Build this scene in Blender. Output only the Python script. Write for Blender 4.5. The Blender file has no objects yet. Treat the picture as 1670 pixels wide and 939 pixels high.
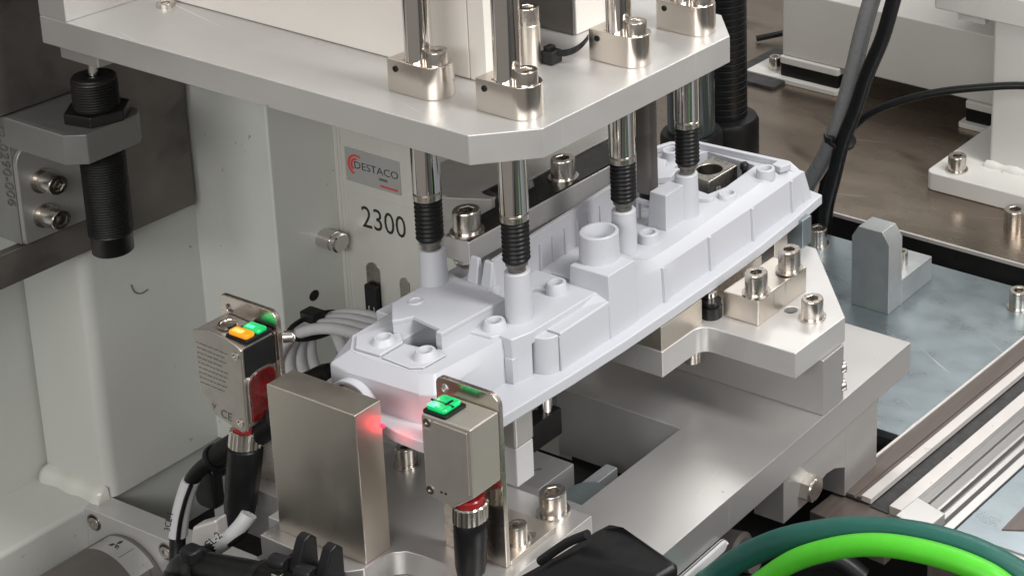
import bpy, bmesh, math, random
from mathutils import Vector, Matrix
from mathutils.geometry import tessellate_polygon
random.seed(4)
S = 0.001                      # all coordinates below are millimetres
scene = bpy.context.scene
COL = scene.collection

# ------------------------------------------------------------------ camera
cam = bpy.data.cameras.new("camera")
cam.sensor_width = 36.0
cam.lens = 2952.7 * 36.0 / 1670.0
cam.shift_x = (835.0 - 2013.9) / 1670.0
cam.shift_y = -(469.5 + 194.8) / 1670.0
cam.clip_start, cam.clip_end = 0.01, 50.0
cam_ob = bpy.data.objects.new("camera", cam)
COL.objects.link(cam_ob)
RX = Vector((0.92224007, 0.38040643, 0.0690232))
RY = Vector((0.16808152, -0.23372488, -0.95766449))
RZ = Vector((-0.3481693, 0.89479809, -0.27948974))
m = Matrix((RX, -RY, -RZ)).transposed().to_4x4()
m.translation = Vector((425.437, -467.734, 451.332)) * S
cam_ob.matrix_world = m
scene.camera = cam_ob

# ------------------------------------------------------------------ light
world = bpy.data.worlds.new("World")
scene.world = world
world.use_nodes = True
bg = world.node_tree.nodes["Background"]
wn, wlk = world.node_tree.nodes, world.node_tree.links
w_tc = wn.new("ShaderNodeTexCoord")
w_sep = wn.new("ShaderNodeSeparateXYZ")
wlk.new(w_tc.outputs["Generated"], w_sep.inputs[0])
w_rp = wn.new("ShaderNodeValToRGB")
w_rp.color_ramp.elements[0].position, w_rp.color_ramp.elements[0].color = 0.0, (0.31, 0.285, 0.26, 1)
w_rp.color_ramp.elements[1].position, w_rp.color_ramp.elements[1].color = 1.0, (0.50, 0.495, 0.485, 1)
e_ = w_rp.color_ramp.elements.new(0.47)
e_.color = (0.27, 0.255, 0.235, 1)
e_ = w_rp.color_ramp.elements.new(0.60)
e_.color = (0.38, 0.37, 0.355, 1)
w_mr = wn.new("ShaderNodeMapRange")
w_mr.inputs[1].default_value, w_mr.inputs[2].default_value = -1.0, 1.0
wlk.new(w_sep.outputs["Z"], w_mr.inputs[0])
wlk.new(w_mr.outputs[0], w_rp.inputs[0])
wlk.new(w_rp.outputs[0], bg.inputs[0])
bg.inputs[1].default_value = 1.0
scene.view_settings.view_transform = 'Standard'
scene.view_settings.look = 'None'
scene.view_settings.gamma = 1.0
scene.view_settings.use_curve_mapping = False
scene.view_settings.exposure = -0.12


def area(name, loc, target, sx, sy, power, color=(1, 1, 1)):
    l = bpy.data.lights.new(name, 'AREA')
    l.shape = 'RECTANGLE'
    l.size, l.size_y = sx * S, sy * S
    l.energy, l.color = power, color
    o = bpy.data.objects.new(name, l)
    COL.objects.link(o)
    o.location = Vector(loc) * S
    d = (Vector(target) - Vector(loc)).normalized()
    o.rotation_euler = d.to_track_quat('-Z', 'Y').to_euler()
    return o


area("area_lamp", (1100, 150, 1500), (0, 150, 0), 320, 1600, 42, (1.0, 0.985, 0.965))
area("area_lamp", (550, -1450, 900), (-150, 50, 40), 1500, 350, 20, (1.0, 0.985, 0.965))  # unseen low fill from the front, brightens the column and plate faces
area("area_lamp", (-300, 1500, 1500), (-50, 300, 0), 1500, 300, 14, (1.0, 0.98, 0.95))

# ------------------------------------------------------------------ materials


def mat(name, col, metal=0.0, rough=0.5, var=0.06, vscale=60.0, stretch=(1, 1, 1), rvar=0.08, bump=0.0, bscale=900.0,
        spec=0.5, coat=0.0, emit=None, estr=0.0, trans=0.0, alt=None):
    m = bpy.data.materials.new(name)
    m.use_nodes = True
    nt = m.node_tree
    N, L = nt.nodes, nt.links
    b = N["Principled BSDF"]
    b.inputs["Metallic"].default_value = metal
    b.inputs["Specular IOR Level"].default_value = spec
    b.inputs["Coat Weight"].default_value = coat
    b.inputs["Transmission Weight"].default_value = trans
    if emit:
        b.inputs["Emission Color"].default_value = (*emit, 1)
        b.inputs["Emission Strength"].default_value = estr
    tc = N.new("ShaderNodeTexCoord")
    mp = N.new("ShaderNodeMapping")
    mp.inputs["Scale"].default_value = stretch
    L.new(tc.outputs["Object"], mp.inputs[0])
    n = N.new("ShaderNodeTexNoise")
    n.inputs["Scale"].default_value = vscale
    n.inputs["Detail"].default_value = 6
    n.inputs["Roughness"].default_value = 0.62
    L.new(mp.outputs[0], n.inputs["Vector"])
    rp = N.new("ShaderNodeMapRange")
    rp.inputs[1].default_value, rp.inputs[2].default_value = 0.3, 0.7
    L.new(n.outputs[0], rp.inputs[0])
    mx = N.new("ShaderNodeMix")
    mx.data_type = 'RGBA'
    lo = alt if alt else tuple(c * (1 - var) for c in col)
    hi = tuple(min(1, c * (1 + var * 0.6)) for c in col)
    mx.inputs[6].default_value = (*lo, 1)
    mx.inputs[7].default_value = (*hi, 1)
    L.new(rp.outputs[0], mx.inputs[0])
    L.new(mx.outputs[2], b.inputs["Base Color"])
    n2 = N.new("ShaderNodeTexNoise")
    n2.inputs["Scale"].default_value = vscale * 3.1
    n2.inputs["Detail"].default_value = 5
    L.new(mp.outputs[0], n2.inputs["Vector"])
    r2 = N.new("ShaderNodeMapRange")
    r2.inputs[1].default_value, r2.inputs[2].default_value = 0.3, 0.7
    r2.inputs[3].default_value, r2.inputs[4].default_value = max(0.02, rough - rvar), min(1, rough + rvar)
    L.new(n2.outputs[0], r2.inputs[0])
    L.new(r2.outputs[0], b.inputs["Roughness"])
    if bump > 0:
        n3 = N.new("ShaderNodeTexNoise")
        n3.inputs["Scale"].default_value = bscale
        n3.inputs["Detail"].default_value = 3
        L.new(mp.outputs[0], n3.inputs["Vector"])
        bp = N.new("ShaderNodeBump")
        bp.inputs["Strength"].default_value = bump
        bp.inputs["Distance"].default_value = 0.0004
        L.new(n3.outputs[0], bp.inputs["Height"])
        L.new(bp.outputs[0], b.inputs["Normal"])
    return m


M = dict(
    alu=mat("satin_aluminium", (0.62, 0.61, 0.60), 0.62, 0.40, 0.05, 16, rvar=0.07),
    alu2=mat("grey_aluminium", (0.52, 0.51, 0.50), 0.72, 0.33, 0.04, 14, rvar=0.03),
    alu_dull=mat("dull_aluminium", (0.52, 0.54, 0.53), 0.55, 0.45, 0.08, 30),
    house=mat("cream_painted_panel", (0.72, 0.69, 0.64), 0.0, 0.38, 0.03, 25),
    nickel=mat("nickel_plate", (0.72, 0.66, 0.595), 1.0, 0.27, 0.05, 40, rvar=0.03),
    brushed=mat("brushed_nickel", (0.72, 0.665, 0.595), 1.0, 0.36, 0.06, 22, (1, 1, 0.6), rvar=0.05),
    chrome=mat("chrome", (0.72, 0.69, 0.66), 1.0, 0.09, 0.04, 60, rvar=0.03),
    screw=mat("stainless_screw", (0.60, 0.56, 0.515), 1.0, 0.25, 0.04, 120, rvar=0.03),
    black=mat("black_plastic", (0.010, 0.010, 0.011), 0.0, 0.42, 0.3, 80, spec=0.3),
    rubber=mat("black_rubber", (0.006, 0.006, 0.0065), 0.0, 0.40, 0.3, 80, spec=0.28),
    oxide=mat("black_oxide_steel", (0.010, 0.0095, 0.0095), 0.2, 0.40, 0.3, 60, bump=0.1, bscale=1500),
    linksteel=mat("link_steel", (0.46, 0.445, 0.42), 0.45, 0.48, 0.18, 25, rvar=0.08),
    darksteel=mat("dark_steel_plate", (0.20, 0.185, 0.17), 0.75, 0.42, 0.22, 35, bump=0.12, bscale=700),
    oiled=mat("oiled_black_steel", (0.045, 0.045, 0.040), 0.8, 0.28, 0.4, 40),
    toolsteel=mat("tool_steel", (0.42, 0.40, 0.36), 1.0, 0.30, 0.15, 60, bump=0.08, bscale=900),
    paint=mat("grey_white_paint", (0.565, 0.575, 0.545), 0.0, 0.36, 0.05, 12, rvar=0.05, bump=0.22, bscale=420),
    bracketgrey=mat("bracket_grey", (0.25, 0.25, 0.24), 0.6, 0.42, 0.1, 30, bump=0.06, bscale=900),
    bracketpad=mat("bracket_pad_grey", (0.36, 0.36, 0.35), 0.6, 0.40, 0.08, 30, bump=0.06, bscale=900),
    weldpaint=mat("weld_paint", (0.58, 0.58, 0.53), 0.0, 0.16, 0.05, 12, rvar=0.04, bump=0.2, bscale=300),
    clampbody=mat("anodised_clamp_body", (0.68, 0.675, 0.63), 0.45, 0.34, 0.06, 12, (3, 3, 0.3), rvar=0.05),
    robot=mat("robot_white_paint", (0.62, 0.61, 0.58), 0.0, 0.40, 0.04, 15, bump=0.10, bscale=500),
    plastic=mat("white_moulded_plastic", (0.485, 0.495, 0.532), 0.0, 0.42, 0.015, 30, rvar=0.04),
    floor=mat("brown_stainless_sheet", (0.37, 0.31, 0.255), 0.92, 0.27, 0.2, 6, (1, 2.0, 1), rvar=0.06,
              alt=(0.24, 0.195, 0.16)),
    galv=mat("zinc_plated_plate", (0.325, 0.375, 0.40), 0.8, 0.31, 0.12, 20, (1, 1.6, 1), rvar=0.05, alt=(0.25, 0.295, 0.32)),
    zinc=mat("zinc_block", (0.43, 0.45, 0.455), 0.65, 0.40, 0.12, 40, bump=0.08, bscale=900),
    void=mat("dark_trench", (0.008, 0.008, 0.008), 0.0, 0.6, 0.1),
    clampnickel=mat("clamp_nickel", (0.72, 0.665, 0.60), 1.0, 0.22, 0.05, 40, rvar=0.04),
    sensorskin=mat("worn_sensor_skin", (0.47, 0.44, 0.405), 0.9, 0.38, 0.10, 90, rvar=0.05),
    sensorbody=mat("sensor_body_nickel", (0.54, 0.50, 0.455), 0.75, 0.44, 0.05, 40, rvar=0.03),
    rail=mat("extruded_aluminium", (0.30, 0.295, 0.29), 0.8, 0.30, 0.03, 20, (4, 0.4, 4), rvar=0.03),
    railw=mat("bright_rail_strip", (0.60, 0.57, 0.55), 0.3, 0.34, 0.05, 60),
    railb=mat("brown_rail_side", (0.115, 0.093, 0.083), 0.25, 0.36, 0.2, 40, (6, 0.4, 6)),
    belt=mat("dark_belt", (0.035, 0.034, 0.035), 0.0, 0.6, 0.5, 150, bump=0.2, bscale=900),
    greycable=mat("grey_cable_jacket", (0.22, 0.22, 0.225), 0.0, 0.3, 0.1),
    whitecable=mat("pale_cable_jacket", (0.66, 0.66, 0.67), 0.0, 0.42, 0.1),
    dkgreen=mat("dark_green_jacket", (0.012, 0.095, 0.075), 0.0, 0.42, 0.12, 60),
    ltgreen=mat("bright_green_jacket", (0.075, 0.50, 0.022), 0.0, 0.42, 0.10, 60),
    red=mat("red_lens", (0.085, 0.003, 0.003), 0.0, 0.10, 0.6, 160, coat=0.5),
    redring=mat("red_ring", (0.28, 0.012, 0.014), 0.0, 0.3),
    led_g=mat("green_led", (0.0, 0.35, 0.10), 0.0, 0.2, 0.4, 300, emit=(0.0, 0.62, 0.15), estr=0.6, coat=0.8),
    led_o=mat("orange_led", (0.55, 0.22, 0.01), 0.0, 0.2, 0.2, 300, emit=(1.0, 0.33, 0.0), estr=0.65, coat=0.8),
    led_ohighlight=mat("orange_led_highlight", (0.8, 0.5, 0.15), 0.0, 0.2, 0.2, 300, emit=(1.0, 0.55, 0.12), estr=0.9, coat=0.8),  # highlight on the orange lens, put in as a brighter glowing patch
    led_highlight=mat("green_led_highlight", (0.1, 0.6, 0.35), 0.0, 0.2, 0.2, 300, emit=(0.10, 0.95, 0.45), estr=0.9, coat=0.8),  # painted highlight for the green lenses, glows brighter than the lens
    laser=mat("laser_spot", (0.9, 0.05, 0.1), 0.0, 0.4, emit=(1.0, 0.015, 0.06), estr=2.2),
    ink=mat("black_ink", (0.012, 0.012, 0.012), 0.0, 0.5),
    greyink=mat("grey_ink", (0.14, 0.13, 0.12), 0.2, 0.5),
    redink=mat("red_ink", (0.55, 0.045, 0.04), 0.0, 0.5),
    sticker=mat("silver_sticker", (0.40, 0.40, 0.395), 0.35, 0.36, 0.06),
    paper=mat("white_label", (0.52, 0.52, 0.525), 0.0, 0.5, 0.05),
    clearlabel=mat("clear_label", (0.68, 0.675, 0.635), 0.3, 0.26, 0.03, 12),
    motor=mat("motor_casing", (0.135, 0.125, 0.115), 0.3, 0.45, 0.15, 40),
    pole=mat("tinted_glass", (0.035, 0.042, 0.040), 0.0, 0.12, coat=0.6),
    wall_grey=mat("ribbed_wall_grey", (0.44, 0.44, 0.47), 0.0, 0.42, 0.06, 30),  # ribbed wall, slightly greyer than the white plastic
)



def scratch(m, col, scale=(18, 420, 18), rot=28, thr=(0.66, 0.70), seed=0.0):
    """thin pale scratches over the colour of a material"""
    nt = m.node_tree
    N, L = nt.nodes, nt.links
    b = N["Principled BSDF"]
    old = b.inputs["Base Color"].links[0].from_socket
    tc = N.new("ShaderNodeTexCoord")
    mp = N.new("ShaderNodeMapping")
    mp.inputs["Rotation"].default_value = (0, 0, math.radians(rot))
    mp.inputs["Location"].default_value = (seed, seed, 0)
    L.new(tc.outputs["Object"], mp.inputs[0])
    mp2 = N.new("ShaderNodeMapping")
    mp2.inputs["Scale"].default_value = scale
    L.new(mp.outputs[0], mp2.inputs[0])
    n = N.new("ShaderNodeTexNoise")
    n.inputs["Scale"].default_value = 1.0
    n.inputs["Detail"].default_value = 2
    L.new(mp2.outputs[0], n.inputs["Vector"])
    r = N.new("ShaderNodeMapRange")
    r.inputs[1].default_value, r.inputs[2].default_value = thr
    L.new(n.outputs[0], r.inputs[0])
    mx = N.new("ShaderNodeMix")
    mx.data_type = 'RGBA'
    L.new(r.outputs[0], mx.inputs[0])
    L.new(old, mx.inputs[6])
    mx.inputs[7].default_value = (*col, 1)
    L.new(mx.outputs[2], b.inputs["Base Color"])


scratch(M['galv'], (0.60, 0.65, 0.68), (14, 380, 14), 28, (0.695, 0.76))
scratch(M['floor'], (0.55, 0.50, 0.45), (8, 260, 8), -20, (0.70, 0.76), 2.2)

scratch(M['paint'], (0.27, 0.265, 0.24), (210, 210, 210), 0, (0.745, 0.775), 0.4)
scratch(M['paint'], (0.50, 0.50, 0.47), (9, 9, 5), 0, (0.52, 0.72), 5.1)
scratch(M['alu'], (0.80, 0.78, 0.76), (14, 520, 14), 12, (0.70, 0.76), 0.9)
scratch(M['alu'], (0.50, 0.48, 0.46), (150, 150, 150), 0, (0.75, 0.79), 2.9)
scratch(M['alu2'], (0.62, 0.61, 0.59), (16, 420, 16), 75, (0.70, 0.76), 1.9)
scratch(M['alu2'], (0.26, 0.25, 0.24), (170, 170, 170), 0, (0.76, 0.79), 4.4)
scratch(M['brushed'], (0.45, 0.41, 0.36), (60, 300, 40), 8, (0.70, 0.78), 6.2)
scratch(M['darksteel'], (0.10, 0.092, 0.085), (45, 45, 45), 0, (0.60, 0.76), 7.7)
scratch(M['robot'], (0.42, 0.41, 0.38), (120, 120, 120), 0, (0.755, 0.79), 8.2)
scratch(M['floor'], (0.13, 0.105, 0.085), (14, 40, 14), 15, (0.60, 0.78), 9.3)

# ------------------------------------------------------------------ object helpers
ORG = {}


def thing(name, label, cat, loc=(0, 0, 0), group=None):
    o = bpy.data.objects.new(name, None)
    o.empty_display_size = 0.01
    COL.objects.link(o)
    o.location = Vector(loc) * S
    ORG[o.name] = Vector(loc)
    tag(o, label, cat, group)
    return o


def tag(o, label=None, cat=None, group=None, kind=None):
    if label: o["label"] = label
    if cat: o["category"] = cat
    if group: o["group"] = group
    if kind: o["kind"] = kind
    return o


class MB:
    def __init__(s):
        s.v, s.f, s.holes = [], [], False

    def add(s, vs, fs):
        k = len(s.v)
        s.v += [Vector(v) for v in vs]
        s.f += [tuple(i + k for i in f) for f in fs]
        return s

    def box(s, x0, x1, y0, y1, z0, z1):
        return s.prism([(x0, y0), (x1, y0), (x1, y1), (x0, y1)], z0, z1)

    def prism(s, pts, lo, hi, axis='z', holes=()):
        def P(p, h):
            if axis == 'z': return (p[0], p[1], h)
            if axis == 'y': return (p[0], h, p[1])
            return (h, p[0], p[1])
        loops = [list(pts)] + [list(h) for h in holes]
        base = len(s.v)
        flat = [p for l in loops for p in l]
        n = len(flat)
        s.v += [Vector(P(p, lo)) for p in flat] + [Vector(P(p, hi)) for p in flat]
        if holes:
            s.holes = True
            tri = tessellate_polygon([[Vector((p[0], p[1], 0)) for p in l] for l in loops])
            for t in tri:
                s.f.append(tuple(base + i for i in t))
                s.f.append(tuple(base + n + i for i in reversed(t)))
        else:
            s.f.append(tuple(base + i for i in reversed(range(n))))
            s.f.append(tuple(base + n + i for i in range(n)))
        k = 0
        for l in loops:
            c = len(l)
            for i in range(c):
                a, b = base + k + i, base + k + (i + 1) % c
                s.f.append((a, b, b + n, a + n))
            k += c
        return s

    def loft(s, rings, cap=True):
        base = len(s.v)
        n = len(rings[0])
        for r in rings: s.v += [Vector(p) for p in r]
        for j in range(len(rings) - 1):
            for i in range(n):
                a, b = base + j * n + i, base + j * n + (i + 1) % n
                s.f.append((a, b, b + n, a + n))
        if cap:
            s.f.append(tuple(base + i for i in reversed(range(n))))
            e = base + (len(rings) - 1) * n
            s.f.append(tuple(e + i for i in range(n)))
        return s

    def lathe(s, o, axis, prof, n=24, cap=True):
        a = Vector(axis).normalized()
        t = Vector((1, 0, 0)) if abs(a.x) < 0.8 else Vector((0, 1, 0))
        u = a.cross(t).normalized()
        w = a.cross(u)
        o = Vector(o)
        rings = []
        for r, h in prof:
            rings.append([o + a * h + (u * math.cos(6.283185 * i / n) + w * math.sin(6.283185 * i / n)) * r for i in range(n)])
        return s.loft(rings, cap)

    def cyl(s, p0, p1, r, r1=None, n=24):
        p0, p1 = Vector(p0), Vector(p1)
        return s.lathe(p0, p1 - p0, [(r, 0), (r if r1 is None else r1, (p1 - p0).length)], n)

    def ring(s, o, axis, ro, ri, h, n=28, floor=None):
        prof = [(ro, 0), (ro, h), (ri, h)]
        if floor is None: floor = 0.0
        prof += [(ri, floor)]
        return s.lathe(o, axis, prof, n)

    def tube(s, path, r, n=12, sub=6):
        pts = [Vector(p) for p in path]
        P = []
        for i in range(len(pts) - 1):
            a = pts[max(i - 1, 0)]; b = pts[i]; c = pts[i + 1]; d = pts[min(i + 2, len(pts) - 1)]
            for k in range(sub):
                t = k / sub
                P.append(0.5 * ((2 * b) + (c - a) * t + (2 * a - 5 * b + 4 * c - d) * t * t + (3 * b - a - 3 * c + d) * t ** 3))
        P.append(pts[-1])
        rings = []
        up = None
        for i, p in enumerate(P):
            d = (P[min(i + 1, len(P) - 1)] - P[max(i - 1, 0)]).normalized()
            if up is None:
                up = d.orthogonal().normalized()
            up = (up - d * up.dot(d)).normalized()
            w = d.cross(up)
            rr = r(i / (len(P) - 1)) if callable(r) else r
            rings.append([p + (up * math.cos(6.283185 * j / n) + w * math.sin(6.283185 * j / n)) * rr for j in range(n)])
        return s.loft(rings)

    def rot(s, deg, c=(0, 0), i0=0):
        R = Matrix.Rotation(math.radians(deg), 3, 'Z')
        c = Vector((c[0], c[1], 0))
        for i in range(i0, len(s.v)): s.v[i] = R @ (s.v[i] - c) + c
        return s

    def mesh(s, name, o=Vector((0, 0, 0)), ang=35):
        me = bpy.data.meshes.new(name)
        me.from_pydata([(v - o) * S for v in s.v], [], s.f)
        bm = bmesh.new()
        bm.from_mesh(me)
        if s.holes:
            bmesh.ops.dissolve_limit(bm, angle_limit=0.01, verts=bm.verts, edges=bm.edges)
        bmesh.ops.recalc_face_normals(bm, faces=bm.faces)
        bm.to_mesh(me)
        bm.free()
        me.polygons.foreach_set("use_smooth", [True] * len(me.polygons))
        me.set_sharp_from_angle(angle=math.radians(ang))
        return me

    def build(s, name, material, parent=None, loc=None, bevel=0.0, label=None, cat=None, group=None, kind=None, ang=35, seg=2):
        if parent is not None:
            o = ORG[parent.name]
        elif loc is not None:
            o = Vector(loc)
        else:
            o = Vector((sum(v.x for v in s.v) / len(s.v), sum(v.y for v in s.v) / len(s.v), min(v.z for v in s.v)))
        me = s.mesh(name, o, ang)
        me.materials.append(M[material])
        ob = bpy.data.objects.new(name, me)
        COL.objects.link(ob)
        if parent is not None:
            ob.parent = parent
        else:
            ob.location = o * S
        ORG[ob.name] = o
        if bevel > 0:
            bv = ob.modifiers.new("bevel", 'BEVEL')
            bv.width = bevel * S
            bv.segments = seg
            bv.limit_method = 'ANGLE'
            bv.angle_limit = math.radians(40)
            bv.use_clamp_overlap = False
            bv.harden_normals = True
        return tag(ob, label, cat, group, kind)


def circ(cx, cy, r, n=20, a0=0, a1=360):
    full = abs(a1 - a0) >= 360
    k = n if full else n + 1
    return [(cx + r * math.cos(math.radians(a0 + (a1 - a0) * i / n)), cy + r * math.sin(math.radians(a0 + (a1 - a0) * i / n))) for i in range(k)]


def roundrect(x0, x1, y0, y1, r, n=5):
    if not isinstance(r, (tuple, list)): r = (r,) * 4
    out = []
    for (cx, cy, sx, sy, a), q in zip(((x0, y0, 1, 1, 180), (x1, y0, -1, 1, 270), (x1, y1, -1, -1, 0), (x0, y1, 1, -1, 90)), r):
        if q <= 0: out.append((cx, cy))
        else: out += circ(cx + sx * q, cy + sy * q, q, n, a, a + 90)
    return out


def place(me, name, parent, pos, axis=(0, 0, 1), spin=0.0):
    """link a shared mesh at a point along an axis"""
    ob = bpy.data.objects.new(name, me)
    COL.objects.link(ob)
    q = Vector(axis).to_track_quat('Z', 'Y').to_matrix().to_4x4() @ Matrix.Rotation(math.radians(spin), 4, 'Z')
    o = ORG[parent.name] if parent is not None else Vector((0, 0, 0))
    q.translation = (Vector(pos) - o) * S
    ob.parent = parent
    ob.matrix_local = q
    return ob


_sc = {}


def screw_mesh(d, h, kind='cap'):
    key = (d, h, kind)
    if key in _sc: return _sc[key]
    r = d / 2
    b = MB()
    n = 30
    if kind == 'hex':
        hexa = [(r * math.cos(math.radians(60 * i)), r * math.sin(math.radians(60 * i))) for i in range(6)]
        b.prism(hexa, 0, h * 0.85)
        b.lathe((0, 0, h * 0.85), (0, 0, 1), [(r * 0.84, 0), (r * 0.8, h * 0.15)], 24)
    else:
        hx = r * 0.56

        def hexr(a):
            a = (a % 60) - 30
            return hx * math.cos(math.radians(30)) / math.cos(math.radians(a))
        rings = []
        for rr, z in ((r, 0), (r, h * 0.90), (r * 0.975, h * 0.96), (r * 0.93, h)):
            rings.append([(rr * math.cos(6.283185 * i / n), rr * math.sin(6.283185 * i / n), z) for i in range(n)])
        for z, k in ((h, 1.08), (h - 0.3, 1.0), (h * 0.45, 1.0)):
            rings.append([(hexr(360 * i / n) * k * math.cos(6.283185 * i / n), hexr(360 * i / n) * k * math.sin(6.283185 * i / n), z) for i in range(n)])
        b.loft(rings)
    me = b.mesh("screw_mesh", ang=30)
    me.materials.append(M['screw'])
    w = MB().ring((0, 0, 0), (0, 0, 1), r * 1.24, r * 0.7, 1.0, 28).mesh("washer_mesh", ang=30)
    w.materials.append(M['screw'])
    _sc[key] = (me, w)
    return _sc[key]


def screw(parent, pos, d=10, h=9, axis=(0, 0, 1), washer=False, spin=None, kind='cap'):
    me, w = screw_mesh(d, h, kind)
    pos = Vector(pos)
    a = Vector(axis).normalized()
    if spin is None: spin = random.uniform(0, 60)
    off = 1.0 if washer else 0.0
    ob = place(me, "cap_screw" if kind == 'cap' else "hex_bolt", parent, pos + a * (off - 0.02), axis, spin)
    ORG[ob.name] = pos
    if washer:
        wo = bpy.data.objects.new("washer", w)
        COL.objects.link(wo)
        wo.parent = ob
        wo.location = (0, 0, -0.98 * S)
    return ob


def text(name, body, origin, right, up, size, material, parent, depth=0.08, font_shear=0.0, align='LEFT', xscale=1.0, label=None):
    cu = bpy.data.curves.new(name, 'FONT')
    cu.body = body
    cu.size = size * S
    cu.extrude = depth * S
    cu.shear = font_shear
    cu.align_x = align
    cu.resolution_u = 3
    t = bpy.data.objects.new(name, cu)
    COL.objects.link(t)
    bpy.context.view_layer.update()
    me = bpy.data.meshes.new_from_object(t.evaluated_get(bpy.context.evaluated_depsgraph_get()))
    bpy.data.objects.remove(t)
    me.materials.clear()
    me.materials.append(M[material])
    ob = bpy.data.objects.new(name, me)
    COL.objects.link(ob)
    r = Vector(right).normalized()
    u = (Vector(up) - r * Vector(up).dot(r)).normalized()
    k = r.cross(u)
    mt = Matrix((r * xscale, u, k)).transposed().to_4x4()
    mt.translation = (Vector(origin) - ORG[parent.name]) * S
    ob.parent = parent
    ob.matrix_local = mt
    if label: ob["label"] = label
    return ob

# ================================================================== SETTING
G = -51.0                                             # level of the machine bed
MB().prism([(-900, 353), (900, 353), (900, 2600), (-900, 2600)], G - 2.5, G).build("floor_sheet", 'floor', kind='structure', bevel=0.6)
MB().prism([(-420, 178), (24, 178), (41.5, 328), (-420, 328)], G - 4, G).build("bed_plate", 'galv', kind='structure', bevel=0.3)
MB().prism([(84, 128), (420, 128), (420, 328), (99, 328)], G - 4, G).build("bed_plate", 'galv', kind='structure', bevel=0.3)
MB().box(-900, 900, 351.6, 352.9, G - 2.4, G + 0.15).build("floor_edge_highlight", 'railw', kind='structure', bevel=0.3)  # edge highlight of the brown sheet, put in as a pale strip
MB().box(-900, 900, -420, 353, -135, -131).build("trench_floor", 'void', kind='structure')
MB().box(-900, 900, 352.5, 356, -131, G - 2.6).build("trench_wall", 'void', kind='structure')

# ================================================================== PRESS HEAD
PZ = 158.0
pp = thing("press_plate", "wide pale aluminium plate with chamfered corner carrying the four pressing rods", "press plate", (-150, 40, 146))
plate = [(-270.5, -5), (-46.6, -5), (-28.8, 13), (-28.8, 122), (-47, 140), (-270.5, 140)]
MB().prism(plate, 146, PZ).build("plate", 'alu', pp, bevel=0.5)
MB().box(-270.5, -255, -4.9, 140, PZ, 420).build("end_plate", 'alu', pp, bevel=0.4)
MB().box(-254.9, -83, 33, 46, PZ + 0.25, 420).build("back_panel", 'house', pp, bevel=0.4)
MB().box(-82.6, -74.5, 33.2, 48, PZ + 0.2, 420).build("edge_strip", 'house', pp, bevel=0.3)
MB().box(-128, -80.9, 89.6, 108, PZ + 0.2, 420).build("upright_post", 'house', pp, bevel=0.4)
MB().box(-128, -81.6, 88.4, 89.55, PZ + 0.2, 420).build("upright_dark_face", 'darksteel', pp, bevel=0.2)  # thin dark sheet over the front of the cream post
screw(pp, (-239.5, 27, PZ), 7, 2.0, washer=False)

RODS = [(-89.6, 15.5), (-49.4, 18.4), (-49, 78), (-49, 118.5)]
rod_lab = ["chrome pressing rod nearest the number plate with black bellows",
           "frontmost chrome pressing rod with black bellows beside the chamfered plate corner",
           "third chrome pressing rod with black bellows behind the large round boss",
           "farthest chrome pressing rod with black bellows near the open window of the white part"]


def copy_tree(o, parent=None):
    c = o.copy()
    COL.objects.link(c)
    c.parent = parent
    for ch in list(o.children): copy_tree(ch, c)
    return c


rx, ry = RODS[0]
rod0 = thing("pressing_rod", rod_lab[0], "pressing rod", (rx, ry, 92), "pressing rods through the press plate")
b = MB().lathe((rx, ry, 0), (0, 0, 1), [(4.9, 116.6), (5.25, 117.0), (5.25, 145.95)], 32)
b.lathe((rx, ry, 0), (0, 0, 1), [(4.95, 158.05), (4.95, 430)], 32)
b.build("shaft", 'chrome', rod0)
MB().lathe((rx, ry, 0), (0, 0, 1), [(4.4, 113.2), (5.2, 113.7), (5.2, 115.9), (4.7, 116.2), (4.7, 116.6)], 32).build("collar", 'screw', rod0)
prof = [(3.6, 95.2)]
nr = 9
for i in range(nr):
    z0 = 96.4 + i * (16.6 / nr)
    p = 16.6 / nr
    prof += [(4.35, z0 + 0.05), (5.0, z0 + 0.3 * p), (5.15, z0 + 0.5 * p), (5.0, z0 + 0.7 * p), (4.35, z0 + 0.95 * p)]
prof += [(4.2, 113.2)]
MB().lathe((rx, ry, 0), (0, 0, 1), prof, 30).build("bellows", 'rubber', rod0, ang=60)
MB().lathe((rx, ry, 0), (0, 0, 1), [(2.7, 92.05), (3.2, 92.4), (3.2, 94.2), (4.1, 94.7), (4.3, 96.0), (3.4, 96.4)], 26).build("tip", 'darksteel', rod0)

clamp_lab = ["bright nickel shaft clamp on the plate at the rod nearest the cream panel",
             "bright nickel shaft clamp nearest the chamfered front corner of the press plate",
             "bright nickel shaft clamp third back along the right edge of the press plate",
             "bright nickel shaft clamp farthest back at the right edge of the press plate"]
cl0 = thing("shaft_clamp", clamp_lab[0], "shaft clamp", (rx, ry, PZ), "shaft clamps on the press plate")
out = [(rx - 10, ry - 5), (rx + 7.4, ry - 5)] + circ(rx + 7.4, ry + 2, 7, 14, -90, 90)[1:] + [(rx - 5, ry + 9), (rx - 10, ry + 7)]
out = [(rx - 10.5, ry - 5.6), (rx + 6.6, ry - 5.6)] + circ(rx + 6.6, ry + 1.0, 6.6, 14, -90, 90)[1:-1] + [(rx + 6.6, ry + 7.6), (rx - 6.5, ry + 7.6), (rx - 10.5, ry + 4.0)]
MB().prism(out, PZ + 0.02, PZ + 13.2).build("clamp_body", 'clampnickel', cl0, bevel=0.35)
screw(cl0, (rx + 8.2, ry + 0.6, PZ + 13.2), 8.2, 5.4, spin=10)
MB().ring((rx - 6.2, ry - 5.62, PZ + 9.8), (0, -1, 0), 1.25, 0.85, 0.25, 16, floor=-1).build("pin_hole", 'oxide', cl0)
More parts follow.
